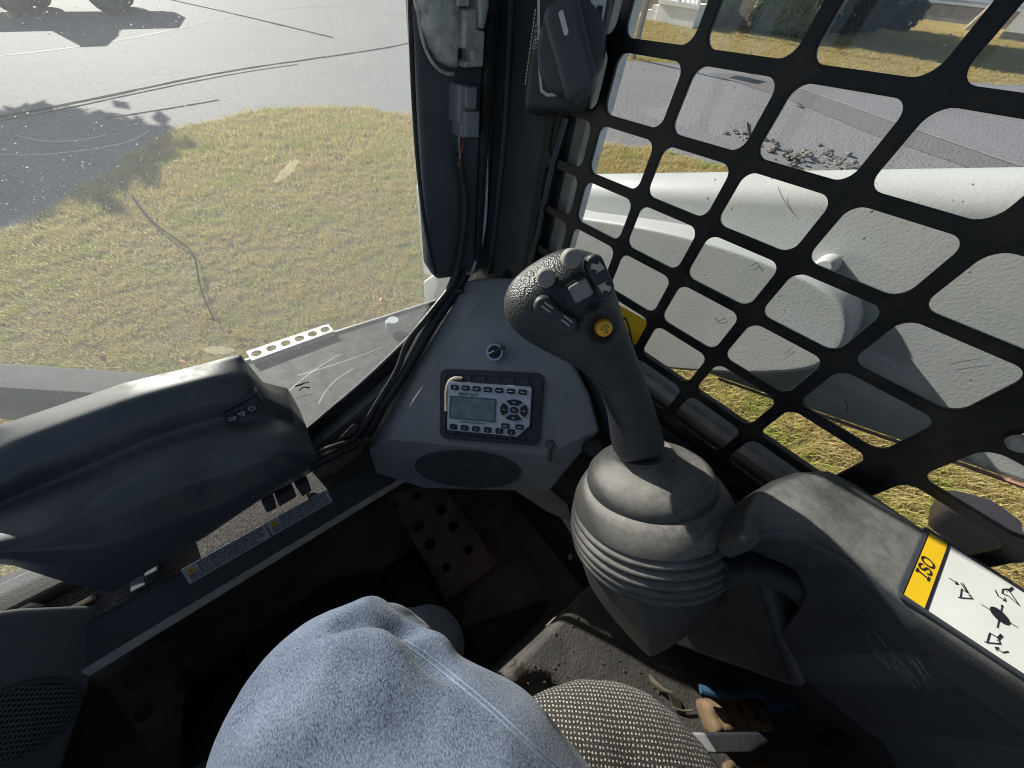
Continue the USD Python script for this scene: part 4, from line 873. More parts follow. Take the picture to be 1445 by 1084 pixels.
da = onb(806, 40, .02) - onb(826, 118, .02); xk = unit(da); mH = frame(kc + bnrm * .012, xk, np.cross(bnrm, xk))
part(kn, 'knob_grip', pillow(rrect(-.034, -.0142, .0265, .0142, .009), mH, .019, .006, .010, 0, .002), black_plastic)
part(kn, 'pointer_line', prism(rrect(.004, -.0018, .018, .0018, .0015), .0004, mH, .0192), ink_white, False)
part(kn, 'pointer_line', prism(sbox(.0183, -.0006, .0215, .0006), .0004, mH @ trimesh.transformations.translation_matrix([0, 0, .0]), .0150), ink_white, False)
tics = [sbox(u - .0004, v - .0007, u + .0004, v + .0009) for u, v in [(pl_[0][0] + .001, v) for v in np.arange(-.012, .034, .0022)]]
part(box_t, 'scale_print', prism(MultiPolygon([affinity.translate(t, .002, 0) for t in tics]), .0003, mB, .0003), ink_white, False, kind='stuff')
tS = meshkit.text_mesh('SW 17', .0036, .0003); tS.apply_transform(trimesh.transformations.rotation_matrix(math.pi / 2, [0, 0, 1])); tS.apply_translation([pl_[0][0] + .0085, .010, .0003]); part(box_t, 'lettering', placed(tS, mB), ink_white, False)
fig = local([onb(x, y, .001) for x, y in [(833, -6), (846, -8), (853, 0), (850, 8), (843, 7), (842, 13), (838, 9), (834, 4)]], mB)
part(box_t, 'symbol_print', prism(Polygon(fig), .0003, mB, .0003), ink_white, False)

# ---- wiper motor cover: one moulded skin
wc = thing('wiper_cover', 'large black moulded wiper motor cover on the front door', 'cover')
rows = [
    ([(-110, 660), (0, 604), (85, 575), (175, 544), (285, 517), (340, 503), (372, 541), (405, 548), (423, 578)], .408),
    ([(-100, 690), (8, 628), (98, 594), (190, 562), (293, 533), (350, 528), (380, 552), (408, 562), (428, 590)], .384),
    ([(-85, 725), (20, 668), (112, 632), (205, 596), (303, 563), (352, 562), (384, 566), (412, 578), (432, 600)], .368),
    ([(-75, 745), (30, 700), (124, 662), (215, 622), (313, 592), (356, 592), (390, 590), (418, 600), (437, 614)], .362),
    ([(-66, 760), (40, 730), (136, 694), (226, 652), (322, 624), (362, 618), (397, 612), (425, 622), (442, 630)], .336),
    ([(-60, 772), (45, 756), (146, 728), (238, 694), (334, 662), (374, 646), (405, 638), (432, 640), (446, 640)], .314),
    ([(-58, 782), (38, 778), (148, 770), (248, 738), (343, 698), (384, 676), (413, 660), (436, 655), (448, 648)], .306),
    ([(-60, 786), (24, 790), (126, 802), (228, 768), (338, 712), (386, 692), (417, 673), (438, 662), (449, 652)], .312),
    ([(-62, 792), (18, 798), (105, 826), (160, 836), (212, 804), (296, 754), (370, 702), (424, 676), (447, 660)], .330)]
bulge = np.array([0, 0, 0, 0, 0, 0, .004, .012, .030])
ctl = np.array([[at(x, y, 'y', yv + b * (1 - (yv - .30) * 6)) for (x, y), b in zip(r, bulge)] for r, yv in rows])
endc = ctl[:, 0].copy(); endc[:, 0] = ctl[:, 0, 0].min() - .035; ctl = np.concatenate([endc[:, None], ctl], 1)
ii, jj = np.arange(len(rows)), np.arange(10)
nu, nv = 90, 145; uu, vv = np.linspace(0, len(rows) - 1, nu), np.linspace(0, 9, nv)
S = np.stack([RectBivariateSpline(ii, jj, ctl[:, :, k], kx=3, ky=3, s=0)(uu, vv) for k in range(3)], -1)
from scipy.ndimage import gaussian_filter
Sl = np.stack([RectBivariateSpline(ii, jj, ctl[:, :, k], kx=1, ky=1, s=0)(uu, vv) for k in range(3)], -1)
Sm = np.stack([gaussian_filter(Sl[:, :, k], (1.5, 2.2), mode='nearest') for k in range(3)], -1)
ed_ = np.ones((nu, nv)); ed_[:4] = np.linspace(0, 1, 4)[:, None]; ed_[-4:] = np.linspace(1, 0, 4)[:, None]
Sm = Sl + (Sm - Sl) * ed_[..., None]
S = .08 * S + .92 * Sm
dirs_ = S / np.linalg.norm(S, axis=2, keepdims=True)
Uc, Vc = np.meshgrid(uu, vv - 1, indexing='ij')
dent = .005 * np.exp(-((Uc - 3.0) / .55) ** 2) * np.clip((6.2 - Vc) / 1.5, 0, 1) - .006 * np.exp(-((Vc - 4.3 + .25 * Uc) / .22) ** 2) * np.clip(Uc - 3.5, 0, 1) * 0 + .007 * np.exp(-((Vc - 3.6) / .35) ** 2) * np.clip((Uc - 3.6) / 1, 0, 1) * np.clip((6.5 - Uc), 0, 1)
S = S + dirs_ * dent[..., None]
back = S.copy(); ring_i = [(0, j) for j in range(nv)] + [(i, nv - 1) for i in range(1, nu)] + [(nu - 1, j) for j in range(nv - 2, -1, -1)] + [(i, 0) for i in range(nu - 2, 0, -1)]
V = S.reshape(-1, 3); idx = np.arange(nu * nv).reshape(nu, nv); F = np.vstack([np.stack([idx[:-1, :-1].ravel(), idx[1:, :-1].ravel(), idx[1:, 1:].ravel()], 1), np.stack([idx[:-1, :-1].ravel(), idx[1:, 1:].ravel(), idx[:-1, 1:].ravel()], 1)])
rim = np.array([idx[a] for a in ring_i]); rimv = V[rim].copy(); n0 = len(V)
rimb = rimv.copy(); rimb[:, 1] = np.maximum(.412, rimb[:, 1]); V = np.vstack([V, rimv, rimb]); k = len(rim); i = np.arange(k); j = (i + 1) % k
F = np.vstack([F, np.stack([n0 + i, n0 + j, n0 + k + j], 1), np.stack([n0 + i, n0 + k + j, n0 + k + i], 1)])
shell = trimesh.Trimesh(V, F, process=False); shell.merge_vertices(digits_vertex=6); shell.update_faces(shell.nondegenerate_faces()); shell.fix_normals()
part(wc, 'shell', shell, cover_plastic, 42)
# lugs along its lower edge
for pts_ in ([(372, 708), (384, 702), (388, 716), (378, 721)], [(392, 702), (412, 691), (416, 700), (396, 712)], [(420, 686), (433, 680), (437, 692), (428, 698)], [(188, 834), (204, 826), (206, 836), (194, 842)], [(208, 812), (220, 806), (222, 816), (212, 822)]):
    ps = [at(x, y, 'y', .352) for x, y in pts_]; part(wc, 'lug', hull([tuple(p) for p in ps] + [tuple(p + [0, .03, 0]) for p in ps], .0025), black_plastic)
# rocker switch
rk = [at(x, y, 'y', .372) for x, y in [(308, 577), (360, 551), (370, 569), (317, 597)]]
ro = np.mean(rk, 0); rxd = unit(rk[1] - rk[0]); rnn = unit(-ro); ryd = unit(rk[0] - rk[3]); mRk = frame(ro, rxd, ryd)
rl = local(rk, mRk); rp = Polygon(rl)
rs = part(wc, 'rocker_switch', pillow(rp.buffer(.003).buffer(-.0015), mRk, .006, .0015, .012, 0, .0025), black_plastic)
kp_ = affinity.scale(affinity.translate(rp, .001, .0015), .86, .66)
part(rs, 'rocker_key', pillow(kp_, mRk, .0125, .0022, 0, 0, .002, dome=lambda P: .002 * np.sin(P[:, 0] * 90)), switch_plastic)
cxk, cyk = kp_.centroid.x, kp_.centroid.y
icons = [LineString([(cxk - .016, cyk + .002), (cxk - .011, cyk - .002), (cxk - .008, cyk + .001), (cxk - .013, cyk + .004)]).buffer(.0005), LineString([(cxk - .004, cyk + .003), (cxk + .002, cyk + .003), (cxk - .001, cyk - .003), (cxk - .004, cyk + .003)]).buffer(.0005), Point(cxk + .010, cyk + .001).buffer(.0034).difference(Point(cxk + .010, cyk + .001).buffer(.0025))]
part(rs, 'rocker_symbols', prism(MultiPolygon(icons), .0004, mRk, .0150), ink_white, False)

# ---- hose and cable run from the cover up to the pillar
hose = thing('cable_run', 'black washer hose and taped cable clipped along the door seal', 'cable')
def hp_(pix, y0, y1): return np.array([at(x, y, 'y', v) for (x, y), v in zip(pix, np.linspace(y0, y1, len(pix)))])
H1 = hp_([(300, 712), (380, 688), (440, 655), (482, 634), (512, 617), (535, 580), (562, 538), (590, 490), (615, 448), (640, 412), (655, 385)], .345, .386)
part(hose, 'hose', tube(H1, .0108, 14, 80), hose_black)
H2 = hp_([(440, 652), (456, 636), (478, 628), (500, 618), (514, 600), (540, 556), (566, 508), (572, 490), (596, 456), (622, 424), (645, 395)], .348, .382)
part(hose, 'taped_cable', tube(H2, [.0042, .0050, .0046, .0052, .0044], 10, 80), tape_black)
for c, d in (((511, 620), (528, 598)), ((640, 410), (652, 392))):
    o = at(*c, 'y', .352 if c[0] < 600 else .384); dd = unit(at(*d, 'y', .356 if c[0] < 600 else .386) - o)
    ct = part(hose, 'cable_tie', lathe([(.0112, -.003), (.0128, -.003), (.0128, .003), (.0112, .003), (.0112, -.003)], frame(o, np.cross(dd, (1, .3, .2)), np.cross(dd, np.cross(dd, (1, .3, .2)))), 20), rubber)
    part(ct, 'tie_head', hull([tuple(o + unit(-o) * .010 + rx * .004), tuple(o + unit(-o) * .010 + rx * .013)], .004), rubber)
ed = [at(x, y, 'y', v) for (x, y), v in zip([(475, 652), (505, 628), (530, 598), (560, 552), (600, 490), (640, 446), (668, 402)], np.linspace(.36, .40, 7))]
part(sill, 'corner_grit', prism(Polygon(local([at(x, y, 'y', .362) for x, y in [(440, 662), (500, 600), (516, 606), (512, 640), (476, 668), (452, 676)]], frame((0, .364, 0), (1, 0, 0), (0, 0, 1)))), .001, frame((0, .366, 0), (1, 0, 0), (0, 0, 1))), grit_dirty)
part(sill, 'corner_pad', pillow(Polygon(local([at(x, y, 'y', .395) for x, y in [(430, 640), (520, 565), (570, 520), (610, 470), (648, 418), (672, 430), (640, 480), (600, 532), (560, 585), (520, 640), (450, 690)]], frame((0, .395, 0), (1, 0, 0), (0, 0, 1)))).buffer(0), frame((0, .395, 0), (1, 0, 0), (0, 0, 1)), .004, .003, .02, 0, .004), console_grey)

# ---- joystick: grip with switches, collar and bellows
joy = thing('joystick', 'black textured joystick with thumb buttons and rubber bellows', 'joystick')
JB, JH = at(905, 632, 'x', .200), at(790, 430, 'z', -.125)
ja = unit(JH - JB); jn = unit(-JH - ja * (-JH @ ja)); jx = np.cross(ja, jn)
mJ = frame(JB, jx, ja)                                             # local x across, y along the grip, z towards the operator
if mJ[:3, 2] @ jn < 0: mJ = frame(JB, -jx, ja)
T_J = .021
gout = [(868, 648), (858, 602), (850, 572), (836, 545), (812, 524), (782, 508), (746, 489), (722, 470), (710, 452), (706, 430), (711, 408), (724, 389), (744, 372), (766, 358), (786, 349), (806, 345), (826, 348), (844, 355), (858, 370), (866, 388), (876, 415), (888, 455), (904, 500), (920, 545), (936, 596), (943, 628), (930, 644), (900, 652)]
jp = JB + mJ[:3, 2] * .006
gl_ = np.array(local([on(x, y, jp, mJ[:3, 2]) for x, y in gout], mJ))
cl = np.vstack([gl_, gl_[:1]]); gsm = CubicSpline(np.arange(len(cl)), cl, bc_type='periodic')(np.linspace(0, len(cl) - 1, 160)[:-1])
gpoly = Polygon(gsm).buffer(0).buffer(-.0022)
head_c = local([on(800, 425, jp, mJ[:3, 2])], mJ)[0]
ring_c = local([on(850, 463, jp + mJ[:3, 2] * T_J, mJ[:3, 2])], mJ)[0]
def jdome(P):
    d = np.hypot(P[:, 0] - ring_c[0], P[:, 1] - ring_c[1])
    dh = np.hypot((P[:, 0] - head_c[0]), (P[:, 1] - head_c[1]))
    r1 = .0052 * np.exp(-((d - .0118) / .0034) ** 2) - .0030 * np.exp(-(d / .009) ** 4)
    return .0035 * np.exp(-(dh / .045) ** 2) + r1
grip = pillow(gpoly, mJ, T_J, .0205, T_J, .0205, .0020, dome=jdome)
trimesh.smoothing.filter_taubin(grip, iterations=6)
part(joy, 'grip', grip, leather_plastic, 60)
jo = jp + mJ[:3, 2] * (T_J + .001)
def jon(px, py, d=0.0): return on(px, py, jo + mJ[:3, 2] * d, mJ[:3, 2])
for px, py in ((770, 393), (806, 366)):
    part(joy, 'round_button', lathe([(0, .0078), (.0046, .0076), (.0055, .0068), (.0059, .005), (.0062, -.006)], frame(jon(px, py - 1, -.0005), mJ[:3, 0], ja), 28), button_grey)
def capsule(pix, w, ys=None): return LineString(local(np.array([jon(x, y) for x, y in pix]), mJ)).buffer(w, quad_segs=8)
def jm(d): m = mJ.copy(); m[:3, 3] = JB + mJ[:3, 2] * ((jo - JB) @ mJ[:3, 2] + d); return m
def arrow(parent, c, d, s, d0):
    a = local([jon(*c)], mJ)[0]; b = local([jon(c[0] + d[0], c[1] + d[1])], mJ)[0]; u = (b - a) / np.linalg.norm(b - a); w = np.array([-u[1], u[0]])
    P = [a + u * s * x + w * s * y for x, y in [(-1, -.38), (0, -.38), (0, -.85), (1, 0), (0, .85), (0, .38), (-1, .38)]]
    part(parent, 'arrow_print', prism(Polygon(P), .0003, jm(d0)), arrow_grey, False)
r1 = part(joy, 'rocker_pad', pillow(capsule([(838, 373), (845, 390), (853, 406)], .0060), jm(-.003), .0062, .003, .004, 0, .0016, dome=lambda P: .0), switch_plastic)
arrow(r1, (842, 377), (12, 2), .0042, .0034); arrow(r1, (851, 405), (-12, -3), .0042, .0034)
r2 = part(joy, 'rocker_pad', pillow(capsule([(767, 432), (780, 446), (801, 458)], .0066), jm(-.003), .0062, .003, .004, 0, .0016), switch_plastic)
for c in ((772, 433), (799, 452)):
    for k in (-2.5, 2.5):
        a, b = jon(c[0] - 6 + k * .8, c[1] - 5 - k), jon(c[0] + 6 + k * .8, c[1] + 4 - k)
        part(r2, 'mark_print', ribbon([a, (a + b) / 2, b], .0010, mJ[:3, 2], .0036), arrow_grey, False)
tg = Polygon(local([jon(*p) for p in [(792, 410), (822, 392), (836, 412), (808, 432)]], mJ)); tc = np.array(tg.centroid.coords[0])
part(joy, 'thumbwheel_slot', bevel_prism(tg.buffer(.0012), .004, jm(-.002), .0006), button_black)
ax2 = np.array(tg.exterior.coords)[1] - np.array(tg.exterior.coords)[0]; ax2 /= np.linalg.norm(ax2)
wm = jm(.001); o3 = wm @ np.array([tc[0] + ax2[0] * .002, tc[1] + ax2[1] * .002, .0, 1]); along = wm[:3, :3] @ np.array([-ax2[1], ax2[0], 0])
part(joy, 'thumbwheel', placed(bevel_prism(rrect(-.0062, -.0056, .0062, .0056, .0016), .0085, frame(o3[:3] + mJ[:3, 2] * -.0035, np.cross(along, mJ[:3, 2]), along), .0012), np.eye(4)), button_grey)
hc = jon(851, 462, -.0035); hb = part(joy, 'horn_button', lathe([(0, .0052), (.0044, .0050), (.0054, .0040), (.0057, .002), (.0057, -.006)], frame(hc, mJ[:3, 0], ja), 28), horn_yellow)
part(hb, 'horn_symbol', join([ribbon([hc + mJ[:3, 0] * a + ja * b for a, b in s], .0006, mJ[:3, 2], .0054) for s in ([(-.002, .001), (.0005, .003), (.0012, -.002), (-.002, .001)], [(.002, .0024), (.0028, .001), (.0024, -.0006)], [(-.0014, -.002), (.001, -.003)], [(-.0022, .003), (-.0019, .0032)])]), ink, False)
# collar and bellows: rings stacked on the boot axis
t0, t1 = at(915, 655, 'z', -.243), at(930, 905, 'z', -.45)
bax = unit(t1 - t0); be1 = unit(np.cross(bax, -t0)); be2 = np.cross(bax, be1)
if be1 @ ray(1445, 542) < 0: be1 = -be1
def bring(px, py, hw, ratio, tpos, sq=2.0, n=72, turn=0.0):
    c = on(px, py, t0 + bax * tpos, bax) if False else None
    base_ = t0 + bax * tpos; d = ray(px, py); k = (base_ @ be2) and None
    # centre: nearest point of the pixel's sight line to the plane through the axis
    nrm = np.cross(be1, bax); c = d * ((t0 @ nrm) / (d @ nrm)); dep = (LENS.T @ c)[2]; r = hw * dep / F_PX
    th = np.linspace(0, 2 * np.pi, n, endpoint=False) + turn; cc, ss = np.cos(th), np.sin(th)
    x = np.sign(cc) * np.abs(cc) ** (2 / sq) * r; y = np.sign(ss) * np.abs(ss) ** (2 / sq) * r * ratio
    return c + np.outer(x, be1) + np.outer(y, be2)
col_r = [bring(906, 634, 38, 1, 0), bring(908, 642, 42, 1, 0), bring(909, 650, 58, 1, 0), bring(911, 656, 72, .95, 0), bring(913, 664, 81, .95, 0), bring(914, 674, 84, .95, 0), bring(915, 684, 82, .95, 0), bring(915, 690, 76, .95, 0)]
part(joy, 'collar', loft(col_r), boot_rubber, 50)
bel = [(914, 676, 80, 2), (914, 681, 90, 2), (914, 687, 95, 2), (914, 694, 99, 2), (914, 701, 102, 2), (914, 706, 103, 2), (914, 709, 99, 2), (914, 712, 104, 2), (914, 715, 105, 2), (914, 718, 103, 2), (914, 719, 101, 2), (914, 722, 106, 2), (914, 725, 107, 2), (914, 728, 105, 2), (914, 729, 102, 2), (914, 732, 107, 2), (914, 735, 108, 2), (914, 738, 106, 2), (914, 739, 101, 2), (914, 742, 106, 2), (914, 745, 107, 2), (914, 748, 105, 2), (914, 749, 99, 2), (914, 752, 104, 2), (914, 755, 105, 2), (914, 758, 103, 2), (914, 759, 98, 1.95), (914, 766, 97, 1.85), (914, 778, 95, 1.7), (914, 792, 94, 1.55), (914, 808, 91, 1.4), (914, 822, 87, 1.28), (914, 834, 83, 1.2), (914, 842, 79, 1.15), (914, 847, 74, 1.15), (914, 849, 60, 1.15)]
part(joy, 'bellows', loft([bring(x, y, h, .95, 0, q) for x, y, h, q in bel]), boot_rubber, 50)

# ---- right armrest console with the control pattern decal
ar = thing('armrest', 'black moulded right armrest console with control decal', 'armrest')
ZA = -.200; ZR = -.206
apx = [(1040, 776), (1040, 752), (1047, 724), (1062, 697), (1090, 678), (1120, 668), (1160, 666), (1200, 674), (1240, 694), (1290, 728), (1360, 778), (1445, 838), (1700, 1010), (1840, 1250), (1600, 1100), (1445, 992), (1360, 934), (1290, 884), (1240, 842), (1205, 810), (1175, 788), (1140, 772), (1100, 764), (1075, 766), (1050, 786)]
axy = ats(apx, 'z', ZR)[:, :2]; axy[:, 0] = np.minimum(axy[:, 0], .3005)
apoly = Polygon(axy).buffer(0).buffer(-.006).buffer(.006)
apoly = max(getattr(apoly, 'geoms', [apoly]), key=lambda p: p.area)
mA = frame((0, 0, ZA), (1, 0, 0), (0, 1, 0))
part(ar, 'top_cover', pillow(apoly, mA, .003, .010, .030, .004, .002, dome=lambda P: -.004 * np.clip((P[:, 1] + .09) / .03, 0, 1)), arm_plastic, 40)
sp_pix = [(1030, 775), (1075, 762), (1110, 800), (1132, 850), (1122, 875), (1096, 908), (1089, 936), (1150, 1000), (1240, 1090), (1500, 1330), (1900, 1500), (1900, 1300), (1445, 1000), (1240, 850), (1140, 775), (1060, 750)]
sd_ = [at(x, y, 'x', .218) for x, y in [(1078, 792), (1118, 822), (1134, 852), (1122, 875), (1096, 908), (1089, 936), (1150, 1000), (1240, 1088)]]
sideP = Polygon([(-.052, -.215), (-.060, -.240)] + [(p[1], p[2]) for p in sd_] + [(-.60, -.62), (-.60, -.21)]).buffer(0)
sideP = sideP.buffer(-.004).buffer(.004); sideP = max(getattr(sideP, 'geoms', [sideP]), key=lambda p: p.area)
blk = prism(sideP, .2, frame((.12, 0, 0), (0, 1, 0), (0, 0, 1)))
inner = prism(apoly.buffer(-.0065), .6, frame((0, 0, -.75), (1, 0, 0), (0, 1, 0)))
def man(t): t = t.copy(); t.merge_vertices(digits_vertex=7); return Manifold(m3.Mesh(np.asarray(t.vertices, np.float32), np.asarray(t.faces, np.uint32)))
try:
    sb_ = man(blk) ^ man(inner); assert sb_.volume() > 1e-6; sidem = tm(sb_)
except Exception: sidem = inner
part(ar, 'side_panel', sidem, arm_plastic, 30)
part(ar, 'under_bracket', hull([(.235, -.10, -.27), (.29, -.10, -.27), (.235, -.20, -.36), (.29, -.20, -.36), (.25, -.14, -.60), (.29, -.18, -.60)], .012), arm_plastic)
part(ar, 'under_tube', tube([(.19, -.085, -.262), (.215, -.10, -.262), (.235, -.125, -.268), (.25, -.16, -.28)], .013, 12, 20), rubber)
# scuffs and scratches on the inner side
scuff_m = mat('scuff', (.10, .10, .105), (.15, .15, .155), scale=60, rough=.7)
def on_mesh(mesh, pix):
    D = np.array([ray(x, y) for x, y in pix]); loc, ir, it = mesh.ray.intersects_location(np.zeros_like(D), D, multiple_hits=False)
    o = np.argsort(ir); return loc[o], mesh.face_normals[it[o]]
sc = []
for k in range(34):
    x0 = 1215 + rng.uniform(0, 95); y0 = 892 + (x0 - 1215) * .62 + rng.uniform(-14, 18); L = rng.uniform(8, 36); w = rng.uniform(.00025, .0007)
    P, N = on_mesh(sidem, [(x0 + L * .62 * t, y0 + L * .85 * t) for t in (0, .35, .7, 1)])
    if len(P) == 4: sc.append(ribbon(P, w, N.mean(0), .0004))
P, N = on_mesh(sidem, [(1116, 782), (1130, 785), (1141, 793), (1150, 798)])
if len(P) == 4: sc.append(ribbon(P, .0010, N.mean(0), .0004))
if sc: part(ar, 'scuffs', join(sc), scuff_m, False, kind='stuff')
# decal
zt = ZA + .0032; mD = frame((0, 0, zt), (1, 0, 0), (0, 1, 0))
def dk(px, py): return tuple(at(px, py, 'z', zt)[:2])
white_px = [(1338, 769), (1445, 838), (1560, 915), (1560, 1030), (1445, 952), (1305, 861)]
ypx = [(1311, 752), (1337, 768), (1304, 860), (1274, 839)]
full = Polygon([dk(*p) for p in [(1311, 752), (1445, 838), (1560, 915), (1560, 1030), (1445, 952), (1274, 839)]])
part(ar, 'decal_frame', bevel_prism(full.buffer(.0035).difference(full.buffer(.0002)), .0022, mD, .0006, -.0012), black_plastic)
dw = part(ar, 'decal_white', prism(Polygon([dk(*p) for p in white_px]), .0006, mD, .0), decal_white)
dy = part(ar, 'decal_yellow', prism(Polygon([dk(*p) for p in ypx]), .0006, mD, .0), decal_yellow)
part(dw, 'divider_print', prism(LineString([dk(1338, 768), dk(1304.5, 860)]).buffer(.0006), .0003, mD, .0007), ink, False)
tI = meshkit.text_mesh('ISO', .0068, .0003); tI.apply_translation(-np.r_[tI.bounds.mean(0)[:2], 0])
ib, it_ = np.r_[dk(1298, 815), 0], np.r_[dk(1309, 789), 0]; ua = unit(it_ - ib); ic = np.r_[dk(1304, 801), zt + .0007]
tI.apply_scale([np.linalg.norm(it_ - ib) * .92 / (tI.bounds[1][0] - tI.bounds[0][0]) * 1.0, 1, 1]); mI = frame(ic, ua, np.array([-ua[1], ua[0], 0]))
part(dy, 'lettering', placed(tI, mI), ink, False)
def pr(parent, segs, w=.0006):
    g_ = unary_union([LineString([dk(*p) for p in s]).buffer(w, cap_style=1) for s in segs]); part(parent, 'symbol_print', prism(g_, .0003, mD, .0007), ink, False)
Z3 = lambda pts: [(1250 + x / 4.713, 740 + y / 4.713) for x, y in pts]
pr(dw, [Z3([(492, 430), (485, 488), (470, 485)]), Z3([(485, 488), (565, 493), (545, 465), (492, 430)]), Z3([(487, 392), (527, 448)]), Z3([(500, 392), (535, 450)]), Z3([(413, 360), (470, 398)]), Z3([(470, 398), (458, 380)]), Z3([(470, 398), (450, 395)]), Z3([(542, 474), (545, 478)])], .00017)
pr(dw, [Z3([(765, 432), (762, 460), (805, 478)]), Z3([(765, 432), (800, 430), (822, 462), (876, 540), (805, 478)]), Z3([(800, 440), (828, 418)]), Z3([(808, 446), (835, 424)]), Z3([(715, 437), (735, 478), (785, 510)]), Z3([(785, 510), (768, 505)]), Z3([(785, 510), (778, 488)]), Z3([(792, 446), (796, 450)])], .00017)
pr(dw, [Z3([(678, 722), (660, 785), (645, 780)]), Z3([(660, 785), (748, 793), (735, 755), (678, 722)]), Z3([(728, 755), (752, 730)]), Z3([(736, 765), (762, 740)]), Z3([(800, 845), (760, 850), (715, 818)]), Z3([(715, 818), (725, 838)]), Z3([(715, 818), (738, 820)]), Z3([(728, 770), (732, 774)])], .00017)
pr(dw, [Z3([(627, 535), (862, 685)]), Z3([(762, 540), (728, 685)]), Z3([(754, 545), (762, 536), (768, 546)])], .00012)
part(dw, 'symbol_print', prism(affinity.scale(Point(*dk(1250 + 745 / 4.713, 740 + 607 / 4.713))  .buffer(1, 20), .0044, .0044), .0003, mD, .0007), ink, False)
cush = [at(x, y, 'x', .36) for x, y in [(1318, 745), (1345, 722), (1400, 745), (1436, 772), (1420, 788), (1360, 790)]]
pst = thing('fender_step', 'dusty purple grey rubber pad outside the lower mesh hole', 'pad')
part(pst, 'pad', pillow(rpoly([(-p[1], p[2]) for p in [at(x, y, 'x', .40) for x, y in [(1306, 745), (1335, 716), (1400, 735), (1445, 768), (1450, 800), (1380, 800)]]], .006), frame((.40, 0, 0), (0, -1, 0), (0, 0, 1)), .0, .006, .03, .0, .004), stub_purple)

# ---- floor moulding, seat base, pedals, loose things
fm = thing('floor_moulding', 'dusty grey moulded floor tray right of the footwell', 'floor tray')
zf_ = -.60
tray = [(600, 1060), (690, 964), (760, 900), (832, 828), (870, 800), (960, 780), (1100, 900), (1160, 1090), (1100, 1300), (620, 1300)]
tpl = Polygon([tuple(at(x, y, 'z', zf_)[:2]) for x, y in tray]).buffer(-.01).buffer(.01)
notch = Polygon([tuple(at(x, y, 'z', zf_)[:2]) for x, y in [(690, 1010), (745, 958), (775, 958), (800, 985), (800, 1100), (640, 1100)]]).buffer(-.012).buffer(.012)
part(fm, 'tray', pillow(tpl.difference(notch), frame((0, 0, zf_), (1, 0, 0), (0, 1, 0)), .0, .012, .05, 0, .008), mat_dust)
part(fm, 'inner_riser', prism(notch.buffer(.004), .02, frame((0, 0, zf_ - .055), (1, 0, 0), (0, 1, 0))), dark_grey)
part(fm, 'side_riser', loft([np.array([[*tuple(at(x, y, 'z', zf_)[:2]), z] for z in (zf_ - .012, -.93) for x, y in ([(690, 964), (832, 828), (900, 800)] if z > -.7 else [(900, 800), (832, 828), (690, 964)])])[[0, 1, 2, 3, 4, 5]], np.array([[*(at(x, y, 'z', zf_)[:2] + np.array([.004, -.004])), z] for z in (zf_ - .012, -.93) for x, y in ([(690, 964), (832, 828), (900, 800)] if z > -.7 else [(900, 800), (832, 828), (690, 964)])])]), floor_dark, False)
# punched foot plates
def pedal(quad, zq, holes_, label, m):
    Q = np.array([at(x, y, 'z', z) for (x, y), z in zip(quad, zq)]); t = thing('foot_plate', label, 'foot plate'); mm = frame(Q[3], Q[2] - Q[3], Q[0] - Q[3])
    P = Polygon(local(Q, mm)).buffer(-.006).buffer(.006); o, nn = Q[3], mm[:3, 2]
    for x, y, r in holes_: P = P.difference(Point(local([on(x, y, o, nn)], mm)[0]).buffer(r))
    part(t, 'plate', bevel_prism(P, .006, mm, .001), m)
    for x, y, r in holes_[:]:
        c = local([on(x, y, o, nn)], mm)[0]; part(t, 'hole_rim', bevel_prism(Point(c).buffer(r + .003).difference(Point(c).buffer(r)), .0035, mm, .0008, .005), m)
pedal([(548, 700), (618, 676), (702, 795), (630, 850)], [-.845, -.845, -.90, -.90], [(590, 743, .014), (622, 720, .014), (639, 744, .0135), (606, 768, .013), (661, 776, .011), (629, 801, .010), (558, 713, .009), (588, 700, .012)], 'rust brown punched foot plate in the right of the footwell', pedal_rust)
pedal([(150, 960), (255, 895), (330, 1000), (215, 1060)], [-.845, -.845, -.90, -.90], [(253, 918, .012), (196, 955, .015), (268, 958, .016), (208, 1000, .014), (280, 1000, .014)], 'dark punched foot plate in the left of the footwell', floor_dark)
fl_ = thing('floor_mat', 'dark dirty rubber floor mat between the foot plates', 'mat')
part(fl_, 'mat', pillow(rpoly([tuple(at(x, y, 'z', -.922)[:2]) for x, y in [(500, 812), (540, 808), (575, 830), (640, 900), (760, 900), (800, 840), (720, 800), (660, 880), (480, 900)]][:0] or [tuple(at(x, y, 'z', -.922)[:2]) for x, y in [(470, 815), (545, 808), (640, 890), (760, 850), (800, 830), (640, 1000), (300, 1040), (350, 900)]], .01), frame((0, 0, -.926), (1, 0, 0), (0, 1, 0)), .006, .004, 0, 0, .01), rubber)
kick = thing('kick_plate', 'pale scuffed plate under the speaker panel beside the bellows', 'plate')
kz = [at(x, y, 'z', -.66) for x, y in [(726, 690), (772, 688), (800, 712), (806, 735), (775, 722)]]
part(kick, 'plate', hull([tuple(p) for p in kz] + [tuple(p + [0, .004, -.006]) for p in kz], .0012), trim_grey)
rv = at(805, 786, 'z', -.62); part(kick, 'rivet', lathe([(0, .004), (.004, .003), (.006, 0)], frame(rv, (1, 0, 0), (.2, .5, .6)), 16), zinc)
glv = thing('work_glove', 'tan hide work glove with blue cuff stuffed beside the seat', 'glove')
gpts = [at(x, y, 'z', -.57) for x, y in [(992, 988), (1040, 982), (1085, 990), (1100, 1040), (1010, 1040)]]
part(glv, 'palm', pillow(rpoly([(p[0], p[1]) for p in gpts], .006), frame((0, 0, -.57), (1, 0, 0), (0, 1, 0)), .004, .014, .03, .01, .004, dome=lambda P: .004 * np.sin(P[:, 0] * 260) * np.cos(P[:, 1] * 190)), glove_hide, 60)
